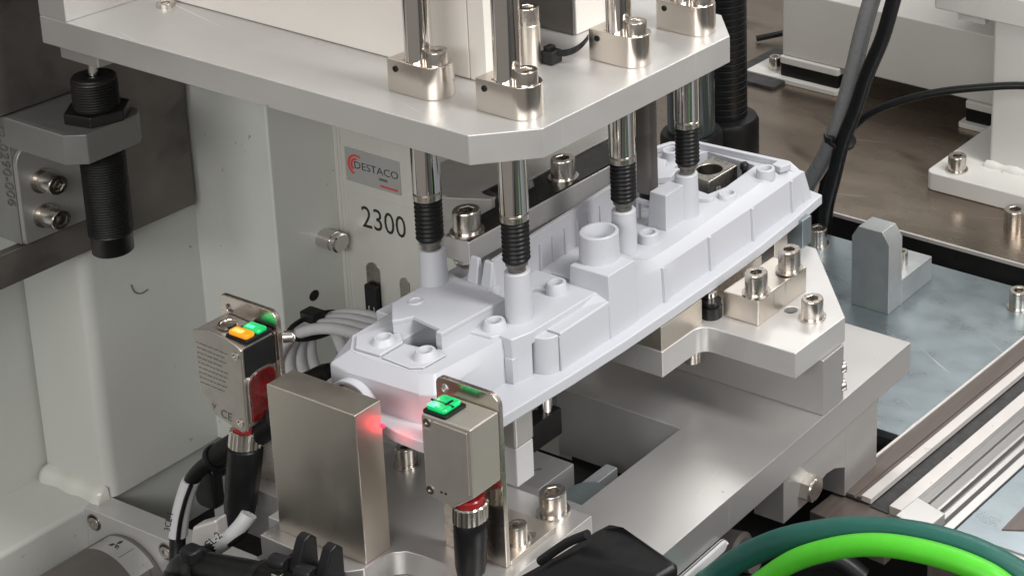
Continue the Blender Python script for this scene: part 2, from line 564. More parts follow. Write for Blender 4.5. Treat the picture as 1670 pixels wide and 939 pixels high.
MB().box(rx - 4.6, rx - 1.0, ry - 3.6, ry + 4.5, PZ + 13.0, PZ + 13.6).build("slit", 'nickel', cl0)
for i, (x, y) in enumerate(RODS[1:], 1):
    for src, lab, z in ((rod0, rod_lab[i], 92), (cl0, clamp_lab[i], PZ)):
        c = copy_tree(src)
        c.location = Vector((x, y, z)) * S
        c["label"] = lab

st = thing("standoff_screw", "tall nickel standoff with cap screw behind the front rod on the press plate", "standoff", (-74.5, 56, PZ))
MB().lathe((-74.5, 56, PZ + .02), (0, 0, 1), [(4.1, 0), (4.3, 0.4), (4.3, 17.4), (4.0, 17.8)], 28).build("spacer", 'brushed', st)
screw(st, (-74.5, 56, PZ + 17.8), 8.2, 7)

ct = thing("cable_tie", "loose black cable tie mount with curled strap lying on the press plate", "cable tie", (-68, 64, PZ))
MB().box(-72.0, -66.2, 59, 65, PZ + .05, PZ + 5.6).build("tie_base", 'black', ct, bevel=0.6)
MB().box(-71.5, -68.4, 60, 64, PZ + 5.5, PZ + 7.2).build("tie_head", 'black', ct, bevel=0.4)
rings = []
for i in range(14):
    a = i / 13
    x, y, z = -66.4 + 10.5 * a - 4.5 * a ** 4, 62.5 + 4 * a + 6.5 * a ** 3, PZ + 3.0 + 4.6 * a ** 2
    rings.append([(x, y, z), (x - 0.4, y + 0.9, z), (x - 0.4, y + 0.9, z + 2.6), (x, y, z + 2.6)])
MB().loft(rings).build("tie_strap", 'black', ct)

# ================================================================== WHITE MOULDED PART
wp = thing("moulded_cover", "white moulded plastic cover full of bosses and ribs lying across the fixture", "plastic cover", (-62, 75, 50.5))
Z0, Z1 = 50.5, 55.5
edge = [(-25.5, -40), (-24.2, -15), (-22.2, 15), (-21.2, 45), (-21.2, 75), (-21.8, 105), (-22.8, 135), (-25.4, 165), (-28.6, 191)]
fl = [(-98, -30), (-92, -36), (-84, -38)] + [(-72, -38.5), (-66.5, -38.0), (-61, -41), (-51, -42.5), (-40, -43), (-31, -42.5)] + edge + [(-60, 196), (-96, 190), (-101, 160), (-101, 0)]
MB().prism(fl, Z0, Z1).build("flange", 'plastic', wp, bevel=0.7)
DZ = 75.2                                    # level of the rear deck
NEW_RODS = [(-85.4, 11.9), (-45.4, 14.3), (-45.0, 73.7), (-45.0, 113.4)]


def xr(y):                                   # foot of the right wall
    return -27.2 - max(0.0, y - 60) * 0.024 - max(0.0, y - 140) * 0.02


def xd(y):                                   # right edge of the rear deck
    return -31.6 - max(0.0, y - 95) * 0.075


# rear wall with the sloped shoulder that fades out of the stepped box
wall = []
for y, k in ((59.6, 0.03), (63, 0.25), (67, 0.6), (71, 0.85), (76, 1.0), (90, 1), (105, 1), (120, 1), (135, 1), (150, 1), (165, 1), (179, 1)):
    x = xr(y)
    q = 1 - k
    wall.append([(x - 4, y, 54), (x, y, 54), (x - 0.8, y, 71.0 + 3.0 * q), (x - 1.2, y, 71.5 + 5.5 * q), (xd(y) * k + (x - 1.0) * q, y, DZ - 0.25 + 7.0 * q), (xd(y) * k + (x - 1.8) * q - .5, y, DZ + 7.1 * q), (xd(y) * k + (x - 1.8) * q - .9, y, DZ - .1 + 7.1 * q), (xd(y) - 1.6, y, 69.0), (x - 5, y, 60)])
MB().loft(wall).build("side_wall", 'plastic', wp, bevel=0.0, ang=28)
hole_rear = [(-78, 134), (-57, 134.5), (-49.5, 133.5), (-47.2, 143), (-49.5, 167.5), (-77, 168.5), (-81, 160)]
dk = [(-56, 46), (-34, 46)] + [(xd(y) - .6, y) for y in (60, 76, 90, 105, 120, 135, 150, 165, 177)] + [(-44, 178), (-92, 172.5), (-96, 150), (-88, 128), (-69.5, 118), (-65, 46)]
MB().prism(dk, 72.0, DZ - .07, holes=[hole_rear]).build("rear_deck", 'plastic', wp, bevel=0.3)
hw = hole_rear
cxh, cyh = sum(p[0] for p in hw) / 7, sum(p[1] for p in hw) / 7
outer = [(cxh + (p[0] - cxh) * 1.04, cyh + (p[1] - cyh) * 1.04) for p in hw]
MB().prism(outer, 58, 72.1, holes=[hw]).build("window_wall", 'plastic', wp, bevel=0.0)
rim = [(-40, 167), (-34.5, 166.5), (-32.8, 172), (-35.5, 174.3), (-83.5, 170.4), (-94.5, 163.4), (-98.5, 152), (-96, 151), (-92.6, 161.8), (-83, 168.2), (-40, 171.4)]
MB().prism(rim, DZ - .05, 78.2).build("end_rim", 'plastic', wp, bevel=0.4)
MB().loft([[(xr(179) - .8, 177, 71.0), (-36, 172, 75.2), (-90, 167, 75.2), (-92, 172, 54), (xr(181), 180, 54)],
           [(xr(181) - .8, 181, 71.0), (-36, 174.6, 75.1), (-90, 169.6, 75.1), (-92, 182, 54), (xr(181) + .5, 186, 54)]]).build("end_wall", 'plastic', wp, bevel=0.4)
MB().box(-99, -95.5, 110, 168, 55, DZ).build("far_wall", 'plastic', wp, bevel=0.4)
MB().prism([(-97, 146), (-83, 147), (-79, 141), (-72, 143), (-70, 134), (-77, 127), (-88, 124), (-96, 128)], DZ - .05, 78.4).build("cast_pad", 'plastic', wp, bevel=0.6)

# front body: deck, sloped nose, pocket
win = [(-72.0, -18.6), (-72.2, -1), (-57.2, -2), (-56.6, -17.0)]
nose = [(-93.0, -27), (-89.2, -35.4), (-80, -36.6), (-66, -35.8), (-59.0, -35.6), (-46, -35.0), (-40.5, -33)]
top = [(-90.5, -23.5), (-83.5, -31.0), (-79, -31.8), (-70.5, -32.4), (-58, -31.6), (-50, -31.0), (-45.0, -28.5)]
ring0 = [(x, y, 55.4) for x, y in nose] + [(-39.6, -8, 55.4), (-39.6, 2, 55.4), (-93.5, 2, 55.4)]
ring1 = [(x, y, 67.9) for x, y in nose] + [(-40.5, -8, 68.9), (-40.5, 2, 69.2), (-93.4, 2, 69)]
ring2 = [(x, y, 73.2) for x, y in top] + [(-42.6, -8, 73.2), (-41.6, 2, 73.2), (-91.2, 2, 73.2)]
n_ = len(ring0)
b = MB()
b.v = [Vector(p) for r in (ring0, ring1, ring2) for p in r]
for j in (0, 1):
    for i in range(n_):
        a, c = j * n_ + i, j * n_ + (i + 1) % n_
        b.f.append((a, c, c + n_, a + n_))
b.build("nose_wall", 'plastic', wp, bevel=0.8, ang=28, seg=3)
MB().prism([(x + .1 * (x < -70), y + .05) for x, y in top] + [(-42.6, -8), (-41.6, 2), (-57, 2), (-91, 2)], 70.2, 73.2, holes=[win]).build("front_deck", 'plastic', wp)
MB().prism([(-74.5, -21), (-54.5, -21), (-54.5, 1.6), (-74.5, 1.6)], 56, 70.3, holes=[win]).build("window_wall", 'plastic', wp)
MB().box(-74, -55, -20, 1, 55.6, 56.4).build("window_floor", 'darksteel', wp)
# stepped pads round the front bosses
MB().prism([(-88, -24), (-81.6, -30.4), (-69.6, -29.8), (-69.6, -19.0), (-82, -10)], 73.1, 74.6).build("boss_pad", 'plastic', wp, bevel=0.7)
MB().prism([(-69.0, -30.0), (-54.6, -30.6), (-50.5, -28), (-50.0, -17.8), (-56.4, -16.4), (-62, -18.9), (-69.0, -19.0)], 73.1, 74.0).build("boss_pad", 'plastic', wp, bevel=0.5)


def boss(x, y, z, zt, ro, ri, name="boss", taper=0.0, floor=None):
    MB().lathe((x, y, 0), (0, 0, 1), [(ro + taper, z), (ro, zt - 0.35), (ro - 0.3, zt), (ri + 0.2, zt), (ri, zt - 0.3), (ri * 0.94, floor if floor else z + 0.6)], 36).build(name, 'plastic', wp)


boss(-75.3, -22.9, 73.5, 76.9, 3.5, 2.35, "screw_boss", 1.5, floor=74.0)
boss(-55.4, -22.4, 73.0, 76.9, 3.5, 2.35, "screw_boss", 1.5, floor=73.4)
boss(-48.3, 4.6, 74.0, 77.6, 3.7, 2.35, "screw_boss", 0.9, floor=74.4)
boss(-47.2, 36.4, DZ - 1, 78.9, 3.7, 2.35, "screw_boss", 0.5, floor=DZ - .4)
for x, y, h in ((-43.2, 86.3, 4.2), (-40.6, 135.8, 1.9), (-38.8, 161.0, 4.0), (-87, 155, 4)):
    boss(x, y, DZ - 1, DZ + h, 4.1, 2.6, "screw_boss", 0.3, floor=DZ - 0.5)
for (x, y), zb in zip(NEW_RODS, (79, 72, 74.5, 74.5)):
    boss(x, y, zb, 95, 4.75, 3.0, "rod_boss", 0.45)
boss(-41.4, 54.8, 82, 94.6, 7.6, 6.1, "large_boss", 0.3, floor=83.2)

# half round spout at the nose
ro, ri = 11.1, 9.5
cx_, cz_ = -76.0, 55.2
pts = [(cx_ + ro * math.cos(math.radians(a)), cz_ + ro * math.sin(math.radians(a))) for a in range(-4, 185, 7)]
pts += [(cx_ + ri * math.cos(math.radians(a)), cz_ + ri * math.sin(math.radians(a))) for a in range(184, -5, -7)]
MB().prism(pts, -39.4, -35.2, 'y').build("spout", 'plastic', wp, bevel=0.5)
pts = [(cx_ + 8.9 * math.cos(math.radians(a)), cz_ + 8.9 * math.sin(math.radians(a))) for a in range(0, 181, 10)]
MB().prism(pts, -38.2, -35.1, 'y').build("spout_plug", 'plastic', wp, bevel=0.8)

# middle deck round the second rod, buttress, pilaster and right wall
md_ = [(-55.5, -2), (-44.5, -1.2), (-43.0, 1.2), (-36.8, 0.7), (-34.2, 8.9), (-34.0, 16), (-33.6, 46), (-66, 46), (-62, 18)]
MB().prism(md_, 69, 74.4).build("middle_deck", 'plastic', wp, bevel=0.6)
MB().loft([[(-44, 0.9, 54), (-39.2, 0.9, 54), (-36.2, 0.6, 54), (-34.4, 8.9, 54), (-44, 9.5, 54)],
           [(-44, 1.0, 69), (-40.6, 1.0, 69), (-36.4, 0.8, 69), (-34.2, 8.9, 69), (-44, 9.5, 69)],
           [(-46, 1.2, 74.3), (-43.0, 1.2, 74.3), (-36.6, 0.9, 74.3), (-34.2, 8.9, 74.3), (-46, 9.5, 74.3)]]).build("wall_buttress", 'plastic', wp, bevel=0.5)
MB().prism([(-40, 0.35), (-36.0, 0.2), (-35.8, 2.0), (-40, 2.0)], 54, 66.2).build("buttress_step", 'plastic', wp, bevel=0.25)
pil = [(-38, 10.2), (-33.4, 10.2), (-31.2, 10.7), (-29.4, 11.8), (-28.2, 13.4), (-27.7, 16.0), (-38, 16.0)]
MB().prism(pil, 54, 71.4).build("wall_pilaster", 'plastic', wp, bevel=0.7, seg=3)
MB().loft([[(-36, 16.8, 54), (-27.2, 16.8, 54), (-27.8, 16.8, 71.0), (-28.3, 16.8, 71.5), (-36, 16.8, 71.6)], [(-36, 45, 54), (-27.2, 45, 54), (-27.8, 45, 71.3), (-28.3, 45, 71.8), (-36, 45, 71.9)]]).build("middle_wall", 'plastic', wp, bevel=0.25)
MB().loft([[(-34, 33, 71.3), (-28.4, 36.5, 71.4), (-34, 36.5, 71.4)], [(-34, 44.2, 74.4), (-28.8, 44.2, 71.9), (-34, 44.2, 71.6)]]).build("corner_ramp", 'plastic', wp)
MB().prism([(-64.4, 20), (-55.5, 19), (-55.0, 32), (-50.5, 34), (-50.5, 44), (-65.5, 44)], 74.3, 76.2).build("trough_step", 'plastic', wp, bevel=0.5)
# ribs
for y in (75.9, 106.8, 137.4, 168.4):
    x = xr(y)
    MB().loft([[(x - 4, y, 54), (x + 1.4, y, 54), (x + 1.4, y + 1.5, 54), (x - 4, y + 1.5, 54)], [(x - 4, y, 71.3), (x + 0.5, y, 71.3), (x + 0.5, y + 1.5, 71.3), (x - 4, y + 1.5, 71.3)]]).build("rib", 'plastic', wp, bevel=0.2)
for y, x in ((16.2, -26.9), (43.4, -26.6)):
    MB().loft([[(x - 6, y, 54), (x, y, 54), (x, y + 0.6, 54), (x - 6, y + 0.6, 54)], [(x - 6, y, 70.2), (x - .9, y, 70.2), (x - .9, y + 0.6, 70.2), (x - 6, y + 0.6, 70.2)]]).build("rib", 'plastic', wp, bevel=0.1)
# stepped box with the large boss
MB().loft([[(-48.0, 43.8, 70), (-26.6, 43.8, 54), (-26.6, 60, 54), (-48.0, 60, 70)], [(-47.3, 44.2, 82.6), (-28.0, 44.2, 82.6), (-28.2, 60, 82.6), (-47.3, 60, 82.6)]]).build("boss_block", 'plastic', wp, bevel=0.5)
MB().loft([[(-47.3, 59, 72), (-29.4, 59, 72), (-29.2, 59, 82.5), (-47.3, 59, 82.5)], [(-47.3, 64, 72), (-30, 64, 72), (-30, 64, 80.5), (-47.3, 64, 81.5)], [(-47.3, 69, 72), (-31.6, 69, 72), (-32.4, 69, 76.4), (-47.3, 69, 77.0)], [(-47.3, 73, 72), (-32.5, 73, 72), (-33, 73, 75.3), (-47.3, 73, 75.3)]]).build("boss_block_back", 'plastic', wp, bevel=0.0, ang=60)

# raised platform on the left with an open notch
plf = [(-86.4, -8.2), (-76.6, -17.4), (-74.6, -15.6), (-72.2, -11.4), (-57.4, -13.4), (-57.0, -15.6), (-54.4, -15.4), (-52.8, 15.2), (-87.4, 20)]
MB().prism(plf, 78.7, 80.5).build("raised_platform", 'plastic', wp, bevel=0.45)
MB().prism([(-86.2, -8.0), (-76.5, -17.1), (-74.8, -15.5), (-72.1, -11.2), (-72.1, -1), (-57.3, -2), (-57.3, -15.3), (-54.6, -15.2), (-53.0, 15.1), (-87.2, 19.8)], 73.1, 78.8).build("platform_body", 'plastic', wp, bevel=0.0)
boss(-79.7, -2.9, 80.2, 80.95, 2.9, 2.2, "screw_boss", 0.1, floor=79.6)
MB().prism([(-90, 18), (-55, 15), (-60, 60), (-68, 118), (-96, 126)], 70.5, 75.0).build("left_deck", 'plastic', wp, bevel=0.4)
MB().box(-97.5, -86, -6, 118, 55.2, 73).build("left_wall", 'plastic', wp, bevel=0.6)
for x0 in (-75.2, -68.2):                       # guide tabs under the clamp nose
    MB().loft([[(x0 + 0.5, 17.5, 80.3), (x0 + 6.2, 17.0, 80.3), (x0 + 6.2, 21, 80.3), (x0 + 0.5, 21.5, 80.3)],
               [(x0 + 1.2, 19.4, 91), (x0 + 5.6, 19.2, 91), (x0 + 5.6, 21, 91), (x0 + 1.2, 21.2, 91)]]).build("guide_tab", 'plastic', wp, bevel=0.7)
MB().box(-78, -62, 15, 22, 76, 80.6).build("tab_base", 'plastic', wp, bevel=0.4)
# ribbed inner wall
MB().prism([(-64.0, 20), (-62.0, 20), (-68.5, 114), (-70.5, 114)], 72.0, 92.0).build("ribbed_wall", 'wall_grey', wp, bevel=0.3)
for k in range(8):
    y = 30 + k * 7.6
    x = -62.1 - (y - 20) * 0.0692
    MB().prism([(x - 0.1, y), (x + 0.9, y), (x + 0.9, y + 0.8), (x - 0.1, y + 0.8)], 74.5, 87).build("wall_rib", 'wall_grey', wp)
# boxes behind the third rod
MB().loft([[(-52.0, 96.2, 74), (-42.2, 96.4, 74), (-43.0, 110, 74), (-52.0, 110, 74)], [(-51.0, 96.8, 91.6), (-42.4, 96.9, 91.6), (-43.2, 109.4, 91.6), (-51.0, 109.4, 91.6)]]).build("square_post", 'plastic', wp, bevel=0.5)
b = MB()
b.prism([(-60.5, 99.2), (-59.2, 99.2), (-59.2, 101), (-60.5, 101)], DZ - .1, 84.5)
b.prism([(-53.6, 99.2), (-52.0, 99.2), (-52.0, 101), (-53.6, 101)], DZ - .1, 84.5)
b.prism([(-60.5, 99.1), (-52.0, 99.1), (-52.0, 101.1), (-60.5, 101.1)], 83, 84.6)
b.build("small_arch", 'plastic', wp, bevel=0.2)
MB().prism([(-66, 112), (-54, 114), (-52, 124), (-60, 130), (-68, 126)], DZ - .05, 78.6).build("cast_pad", 'plastic', wp, bevel=0.6)
MB().loft([[(-50, 124, 75.1), (-44, 127, 75.1), (-43, 130, 75.1), (-49, 128, 75.1)], [(-50, 124.3, 76.6), (-44, 127.3, 76.6), (-43.3, 129.6, 76.6), (-49, 127.6, 76.6)]]).build("boss_web", 'plastic', wp, bevel=0.2)

# steel locator seen through the rear window
sb = thing("steel_locator", "stamped steel locating block standing in the window of the white cover", "locating block", (-62, 146, 56))
MB().prism([(-68.2, 140), (-52.8, 138.4), (-52.8, 159), (-68.2, 161)], 56, 78.0, holes=[circ(-60.9, 149.3, 5.6, 24)]).build("locator_block", 'toolsteel', sb, bevel=0.5)
text("stamped_number", "650", (-52.6, 146.4, 67), (0, 0, 1), (0, -1, 0), 4.2, 'alu', sb, depth=0.03)
bp = thing("black_plunger", "small black plunger knob inside the far window of the white cover", "plunger", (-50, 160, 60))
MB().lathe((-50.6, 161, 60), (0, 0, 1), [(2.4, 0), (2.4, 10), (1.3, 12), (1.2, 15), (2.0, 16), (2.0, 18), (1.2, 19)], 18).build("plunger_stem", 'black', bp)

# dark stop post behind the third rod
sp = thing("stop_post", "dark square steel post hanging between the third pressing rod and the ribbed wall", "stop post", (-64, 110, 79))
MB().prism(roundrect(-67.6, -60.4, 107, 114, 1.6, 3), 82.5, 145.9).build("post_bar", 'darksteel', sp, bevel=0.3)
MB().lathe((-64, 110.5, 79), (0, 0, 1), [(2.8, 0), (3.5, 1.2), (3.5, 3.6)], 24).build("post_pad", 'rubber', sp)

# ================================================================== BASE AND FIXTURE
bp_ = thing("base_plate", "long flat grey aluminium base plate with a square cut opening", "base plate", (-40, 60, -15))
MB().prism([(-99, -66), (29.4, -66), (29.4, 178.3), (-150, 178.3), (-150, 10), (-99, 10)], -15, 0, holes=[[(-110, 14), (-17.9, 14), (-17.9, 74), (-110, 74)]]).build("plate", 'alu2', bp_, bevel=0.35)
MB().box(-84.5, -17.95, 73.7, 73.98, -32.8, -0.35).build("bar_face", 'alu', bp_, bevel=0.05)
MB().box(-84.5, -17.95, 74.0, 98, -32.8, -15.1).build("cross_bar", 'alu', bp_, bevel=0.3)
MB().box(-8, 28.6, 126.5, 152, G + .05, -15.05).build("support_leg", 'alu2', bp_, bevel=0.3)
lug = [(81, -36), (101, -36)] + [(104, -35.0), (108, -31.5), (112, -30.5), (118, -31.5), (126.4, -36)] + [(126.4, -15.1), (81, -15.1)]
MB().prism(lug, 13.5, 28.8, 'x').build("bolt_lug", 'alu2', bp_, bevel=0.3)
screw(bp_, (28.8, 97, -27.5), 12, 5.2, (1, 0, 0), kind='hex', spin=15)
MB().prism(roundrect(8, 40, -20.5, -14.5, 3), 29.45, 32.2, 'x').build("white_bumper", 'paper', bp_, bevel=1.5)
MB().box(-90, -51.4, 24.3, 47, -30, -12).build("slot_block", 'alu2', bp_, bevel=0.5)
MB().box(-46, -40, 24, 60, -34, -18).build("slot_wall", 'zinc', bp_, bevel=0.5)
MB().lathe((-33, 33, -34), (0, 0, 1), [(9, 0), (9, 21.4), (8.4, 22)], 28).build("slot_boss", 'galv', bp_)
MB().box(-110, -18, 14.2, 73.8, -45, -35).build("slot_floor", 'oxide', bp_)

rs = thing("riser_block", "grey aluminium riser bar standing across the base plate under the fixture", "riser block", (-15, 116, 0))
MB().box(-90, 29.0, 109, 124.2, 0.05, 26.9).build("riser_bar", 'alu2', rs, bevel=0.35)
for z, dy in ((15, 0), (6, 0)):
    screw(rs, (27, 124.1, z), 5.5, 2.4, (0.55, 0.8, 0))

fx = thing("fixture_plate", "angled grey aluminium fixture plate with a notched front and one washered screw", "fixture plate", (0, 120, 27))
o = [(-80, 66.5), (-20.8, 66.5), (-20.8, 85)] + circ(-15.3, 86.2, 5.5, 8, 180, 90)[1:] + [(27, 91.7), (28, 126.4), (-18.5, 171.5), (-80, 171.5)]
o = [(-80, 66.5), (-20.8, 66.5), (-20.8, 86.5), (-20.3, 88.6), (-19.0, 90.4), (-17.0, 91.4), (-14.5, 91.7), (27, 91.7), (28, 126.4), (-18.5, 171.5), (-80, 171.5)]
MB().prism(o, 27.0, 39.0, holes=[circ(4.4, 120.1, 2.9, 22)]).build("plate", 'alu', fx, bevel=0.45)
MB().lathe((4.4, 120.1, 27), (0, 0, 1), [(3.2, 0), (3.2, 9)], 22).build("hole_bottom", 'oxide', fx)
screw(fx, (16.2, 119, 39), 9.4, 8.6, washer=True)
screw(fx, (-33.0, 101, 13), 6.5, 11)

lb = thing("locating_block", "plain nickel block on the notched near lobe of the fixture plate", "locating block", (-35, 80, 39))
MB().box(-52, -21.3, 66.8, 93, 39.03, 50.4).build("block", 'brushed', lb, bevel=0.4)
pn = thing("shoulder_bolt", "dark slotted shoulder bolt in the gap between the two nickel blocks", "bolt", (-19, 96, 39))
MB().lathe((-21.5, 99.5, 39.02), (0, 0, 1), [(4.4, 0), (4.4, 5), (3.2, 5.4), (3.2, 6.4), (4.0, 6.8), (4.0, 8)], 24).build("bolt_body", 'oxide', pn)
MB().lathe((-22.5, 100, 46), (0, 0, 1), [(2.6, 0), (2.6, 4.3)], 24).build("bolt_shank", 'chrome', pn)

sl = thing("stepped_locator", "bright nickel stepped block with two cap screws on the fixture plate", "locating block", (-8, 118, 39))
MB().box(-17.5, 0.6, 102, 137, 39.03, 51.0).build("block", 'brushed', sl, bevel=0.5)
MB().box(-32, -23, 104, 136.6, 39.05, 50.4).build("upstand", 'nickel', sl, bevel=0.4)
for y in (106.5, 130): screw(sl, (-3.6, y, 51.6), 9.6, 9.2, washer=True)
pl = thing("support_pillar", "pale zinc support pillar under the far end of the white cover", "pillar", (-26, 172, 0))
MB().box(-33, -23.5, 168, 175, 39.05, 53).build("pillar_post", 'galv', pl, bevel=0.3)
MB().box(-50, -26, 150, 160, 39.05, 52).build("pillar_block", 'nickel', pl, bevel=0.3)

fs = thing("front_support", "two tone square support block under the front of the white cover", "support block", (-45, 5, 10))
MB().box(-58, -36.3, 0.2, 9.3, 10.05, 27).build("lower_block", 'paper', fs, bevel=0.6)
MB().box(-58, -36.0, -0.2, 9.6, 27.1, 50.4).build("upper_block", 'alu2', fs, bevel=1.0)
hs = thing("hidden_clamp", "small dark clamp block with steel pin beneath the middle of the white cover", "clamp block", (-40, 30, 0))
MB().box(-52, -43.8, 9.8, 33, 13, 25).build("clamp_block", 'oxide', hs, bevel=0.5)
MB().lathe((-48, 28, 25), (0, 0, 1), [(3.2, 0), (3.2, 25)], 20).build("clamp_pin", 'chrome', hs)

# sensor mounting plate
mp = thing("mount_plate", "short grey aluminium mounting plate with a scooped front edge beneath the two sensors", "mounting plate", (-60, -30, 0))
fr = [(-97, -64.3), (-54, -65.6), (-49.5, -61.5), (-49.2, -54), (-47.6, -50), (-44, -47.3), (-37, -46.6), (-26, -46.6), (-16, -52), (-10, -62), (0, -62), (0, 0), (-97, 0)]
MB().prism(fr, 0.05, 10).build("plate", 'alu2', mp, bevel=0.45)
screw(mp, (-13.9, -5.4, 10), 10, 8.6, washer=True)
screw(mp, (-84, -8.2, 10), 8, 7.6, washer=True)

sh = thing("shield_block", "upright satin nickel block standing between the two sensors", "metal block", (-72, -54, 10))
MB().box(-92.9, -50.5, -59.4, -48.0, 10.03, 71.5).build("block", 'brushed', sh, bevel=0.45)
# ================================================================== SENSORS
rb = thing("sensor_bracket", "bent nickel bracket with a slotted upright holding the green lit sensor", "bracket", (-20, -30, 10))
slot = lambda cx, z0, z1, r: circ(cx, z1, r, 8, 0, 180) + circ(cx, z0, r, 8, 180, 360)
MB().prism(roundrect(-34.4, -5.5, 10.05, 81, (0.5, 0.5, 4.5, 3)), -38.2, -36.2, 'y',
           holes=[slot(-10.2, 67, 71.5, 1.5), circ(-30.2, 77, 1.6, 14)]).build("upright", 'nickel', rb, bevel=0.3)
MB().prism(roundrect(-34.4, -5.0, -36.3, -13, (0, 0, 0.8, 0.8)), 10.05, 12.1, holes=[slot(-10.4, -26, -22, 2.4)]).build("foot", 'brushed', rb, bevel=0.25)
screw(rb, (-10.6, -27.2, 12.1), 7, 7, washer=True)
screw(rb, (-27, -26, 12.1), 7, 7, washer=True)

rsn = thing("laser_sensor", "closed nickel laser sensor seen from its flat cover with one green indicator", "sensor", (-17, -45, 41))
prof = [(-28, 43.8), (-26.2, 42.2), (-15.3, 40.6), (-5.7, 47.6), (-5.4, 75.2), (-27.0, 75.2), (-28, 74.2)]
MB().prism(prof, -51.6, -38.3, 'y').build("body", 'sensorbody', rsn, bevel=0.7)
cov = [(-22.6, 44.2), (-15.2, 42.6), (-7.0, 48.6), (-6.8, 73.6), (-22.3, 73.9), (-22.9, 70.3), (-26.6, 70.0), (-26.6, 48.2), (-23.0, 47.8)]
MB().prism(cov, -52.1, -51.5, 'y').build("cover", 'sensorbody', rsn, bevel=0.25)
for x, z in ((-25.0, 72.4), (-25.4, 45.0)):
    MB().ring((x, -51.65, z), (0, -1, 0), 1.7, 0.9, 0.35, 18, floor=-1).build("eyelet", 'screw', rsn)
MB().prism(roundrect(-28.0, -17.0, -51.0, -41, 1.0), 75.0, 76.2).build("indicator_bezel", 'black', rsn, bevel=0.3)
MB().prism(roundrect(-27.2, -18.4, -50.2, -41.6, 1.6), 76.0, 78.0).build("indicator", 'led_g', rsn, bevel=0.9, seg=3)
MB().prism([(-26.6, -50.0), (-23.6, -50.0), (-22.6, -48.0), (-26.6, -47.6)], 77.9, 78.12).build("indicator_facet", 'led_highlight', rsn)
MB().box(-28.1, -17.8, -46.6, -46.2, 77.5, 78.06).build("indicator_line", 'black', rsn)
MB().box(-21.6, -20.2, -47.2, -43.6, 77.2, 78.1).build("indicator_switch", 'black', rsn, bevel=0.2)
for dx in (0, 2.0):
    MB().box(-20.4 + dx, -19.4 + dx, -52.16, -52.05, 45.6, 46.4).build("cover_mark", 'ink', rsn)
MB().box(-28.4, -28.0, -49, -40, 47, 72).build("lens", 'red', rsn)

cn = thing("cable_plug", "black cable plug with knurled metal nut hanging from the green lit sensor", "cable plug", (-14, -45, 20))


def plug(root, p0, p1, boot_len, rb_=5.6):
    p0, p1 = Vector(p0), Vector(p1)
    a = (p1 - p0).normalized()
    MB().lathe(p0, a, [(4.4, -1.6), (4.9, -1.1), (4.9, 0.7), (4.6, 1.1)], 24).build("seal_ring", 'redring', root)
    pr = []
    n = 44
    rings = []
    t = a.orthogonal().normalized(); w = a.cross(t)
    for h, k in ((1.0, .9), (1.4, 1), (7.6, 1), (8.0, .9)):
        rings.append([p0 + a * h + (t * math.cos(6.283185 * i / n) + w * math.sin(6.283185 * i / n)) * (6.1 * k - (0.3 if i % 2 else 0)) for i in range(n)])
    MB().loft(rings).build("knurled_nut", 'screw', root, ang=20)
    MB().lathe(p0, a, [(5.0, 7.8), (rb_, 8.8), (rb_ + .15, 12), (rb_ - .3, boot_len * 0.8), (rb_ - 1.4, boot_len), (2.6, boot_len + 2)], 26).build("boot", 'rubber', root)


plug(cn, (-13.6, -45.5, 41.0), (-15.5, -45.5, 0), 34)
MB().tube([(-15.2, -45.5, 8), (-15.6, -45.5, -8), (-14, -50, -24), (-6, -62, -44)], 2.6).build("cable", 'rubber', cn)

lbk = thing("sensor_bracket", "tarnished bracket plate behind the orange and green lit sensor", "bracket", (-128, -36, 10))
MB().prism(roundrect(-143, -114.2, 6.05, 82.4, (0.5, 0.5, 4.0, 1.5)), -36.0, -34.0, 'y', holes=[circ(-138.4, 77.5, 1.8, 14)]).build("upright", 'nickel', lbk, bevel=0.3)
screw(lbk, (-114.0, -33.4, 71), 4.5, 3.5, (0.8, 0.6, 0), spin=0)
MB().box(-150, -113.0, -42, -12, -16, 6.0).build("foot", 'alu2', lbk, bevel=0.3)

ls = thing("laser_sensor", "worn nickel laser sensor with orange and green indicators and a red lens", "sensor", (-128, -44, 38))
prof = [(-140.2, 75.6), (-139.2, 49.2), (-133, 41.5), (-118.5, 37.8), (-116.2, 39.5), (-115.6, 73.4), (-118, 74.9), (-124, 76.6), (-132, 77.2)]
MB().prism(prof, -50.6, -49.5, 'y').build("side_cover", 'sensorskin', ls, bevel=0.5)
MB().prism([(-139.6, 50), (-133, 42), (-118.4, 38.4), (-116.4, 40.2), (-115.9, 73.0), (-117.5, 73.9), (-139.6, 75.6)], -49.6, -36.2, 'y').build("body", 'sensorskin', ls, bevel=0.4)
MB().box(-116.2, -115.35, -49.3, -36.6, 61.5, 73.4).build("face_panel", 'black', ls, bevel=0.25)
ln = roundrect(-49.0, -37.2, 42.0, 62.0, (1.2, 1.2, 4, 5))
MB().prism(ln, -116.3, -115.0, 'x').build("lens", 'red', ls, bevel=0.6)
MB().prism([(y, z) for y, z in roundrect(-49.4, -36.8, 41.4, 62.8, (1.2, 1.2, 4.3, 5.3))], -116.3, -115.3, 'x').build("lens_rim", 'screw', ls, bevel=0.2)
MB().box(-127, -116.0, -47.5, -36.5, 74.2, 75.8).build("indicator_bezel", 'black', ls, bevel=0.4)
MB().prism(roundrect(-126.2, -116.6, -47.2, -43.0, 1.2), 75.6, 77.6).build("orange_indicator", 'led_o', ls, bevel=0.8, seg=3)
MB().prism(roundrect(-124.6, -116.4, -42.4, -38.0, 1.0), 75.6, 77.4).build("green_indicator", 'led_g', ls, bevel=0.7, seg=3)
MB().prism(roundrect(-124.6, -119.8, -46.6, -44.6, 0.6), 77.5, 77.72).build("orange_facet", 'led_ohighlight', ls)
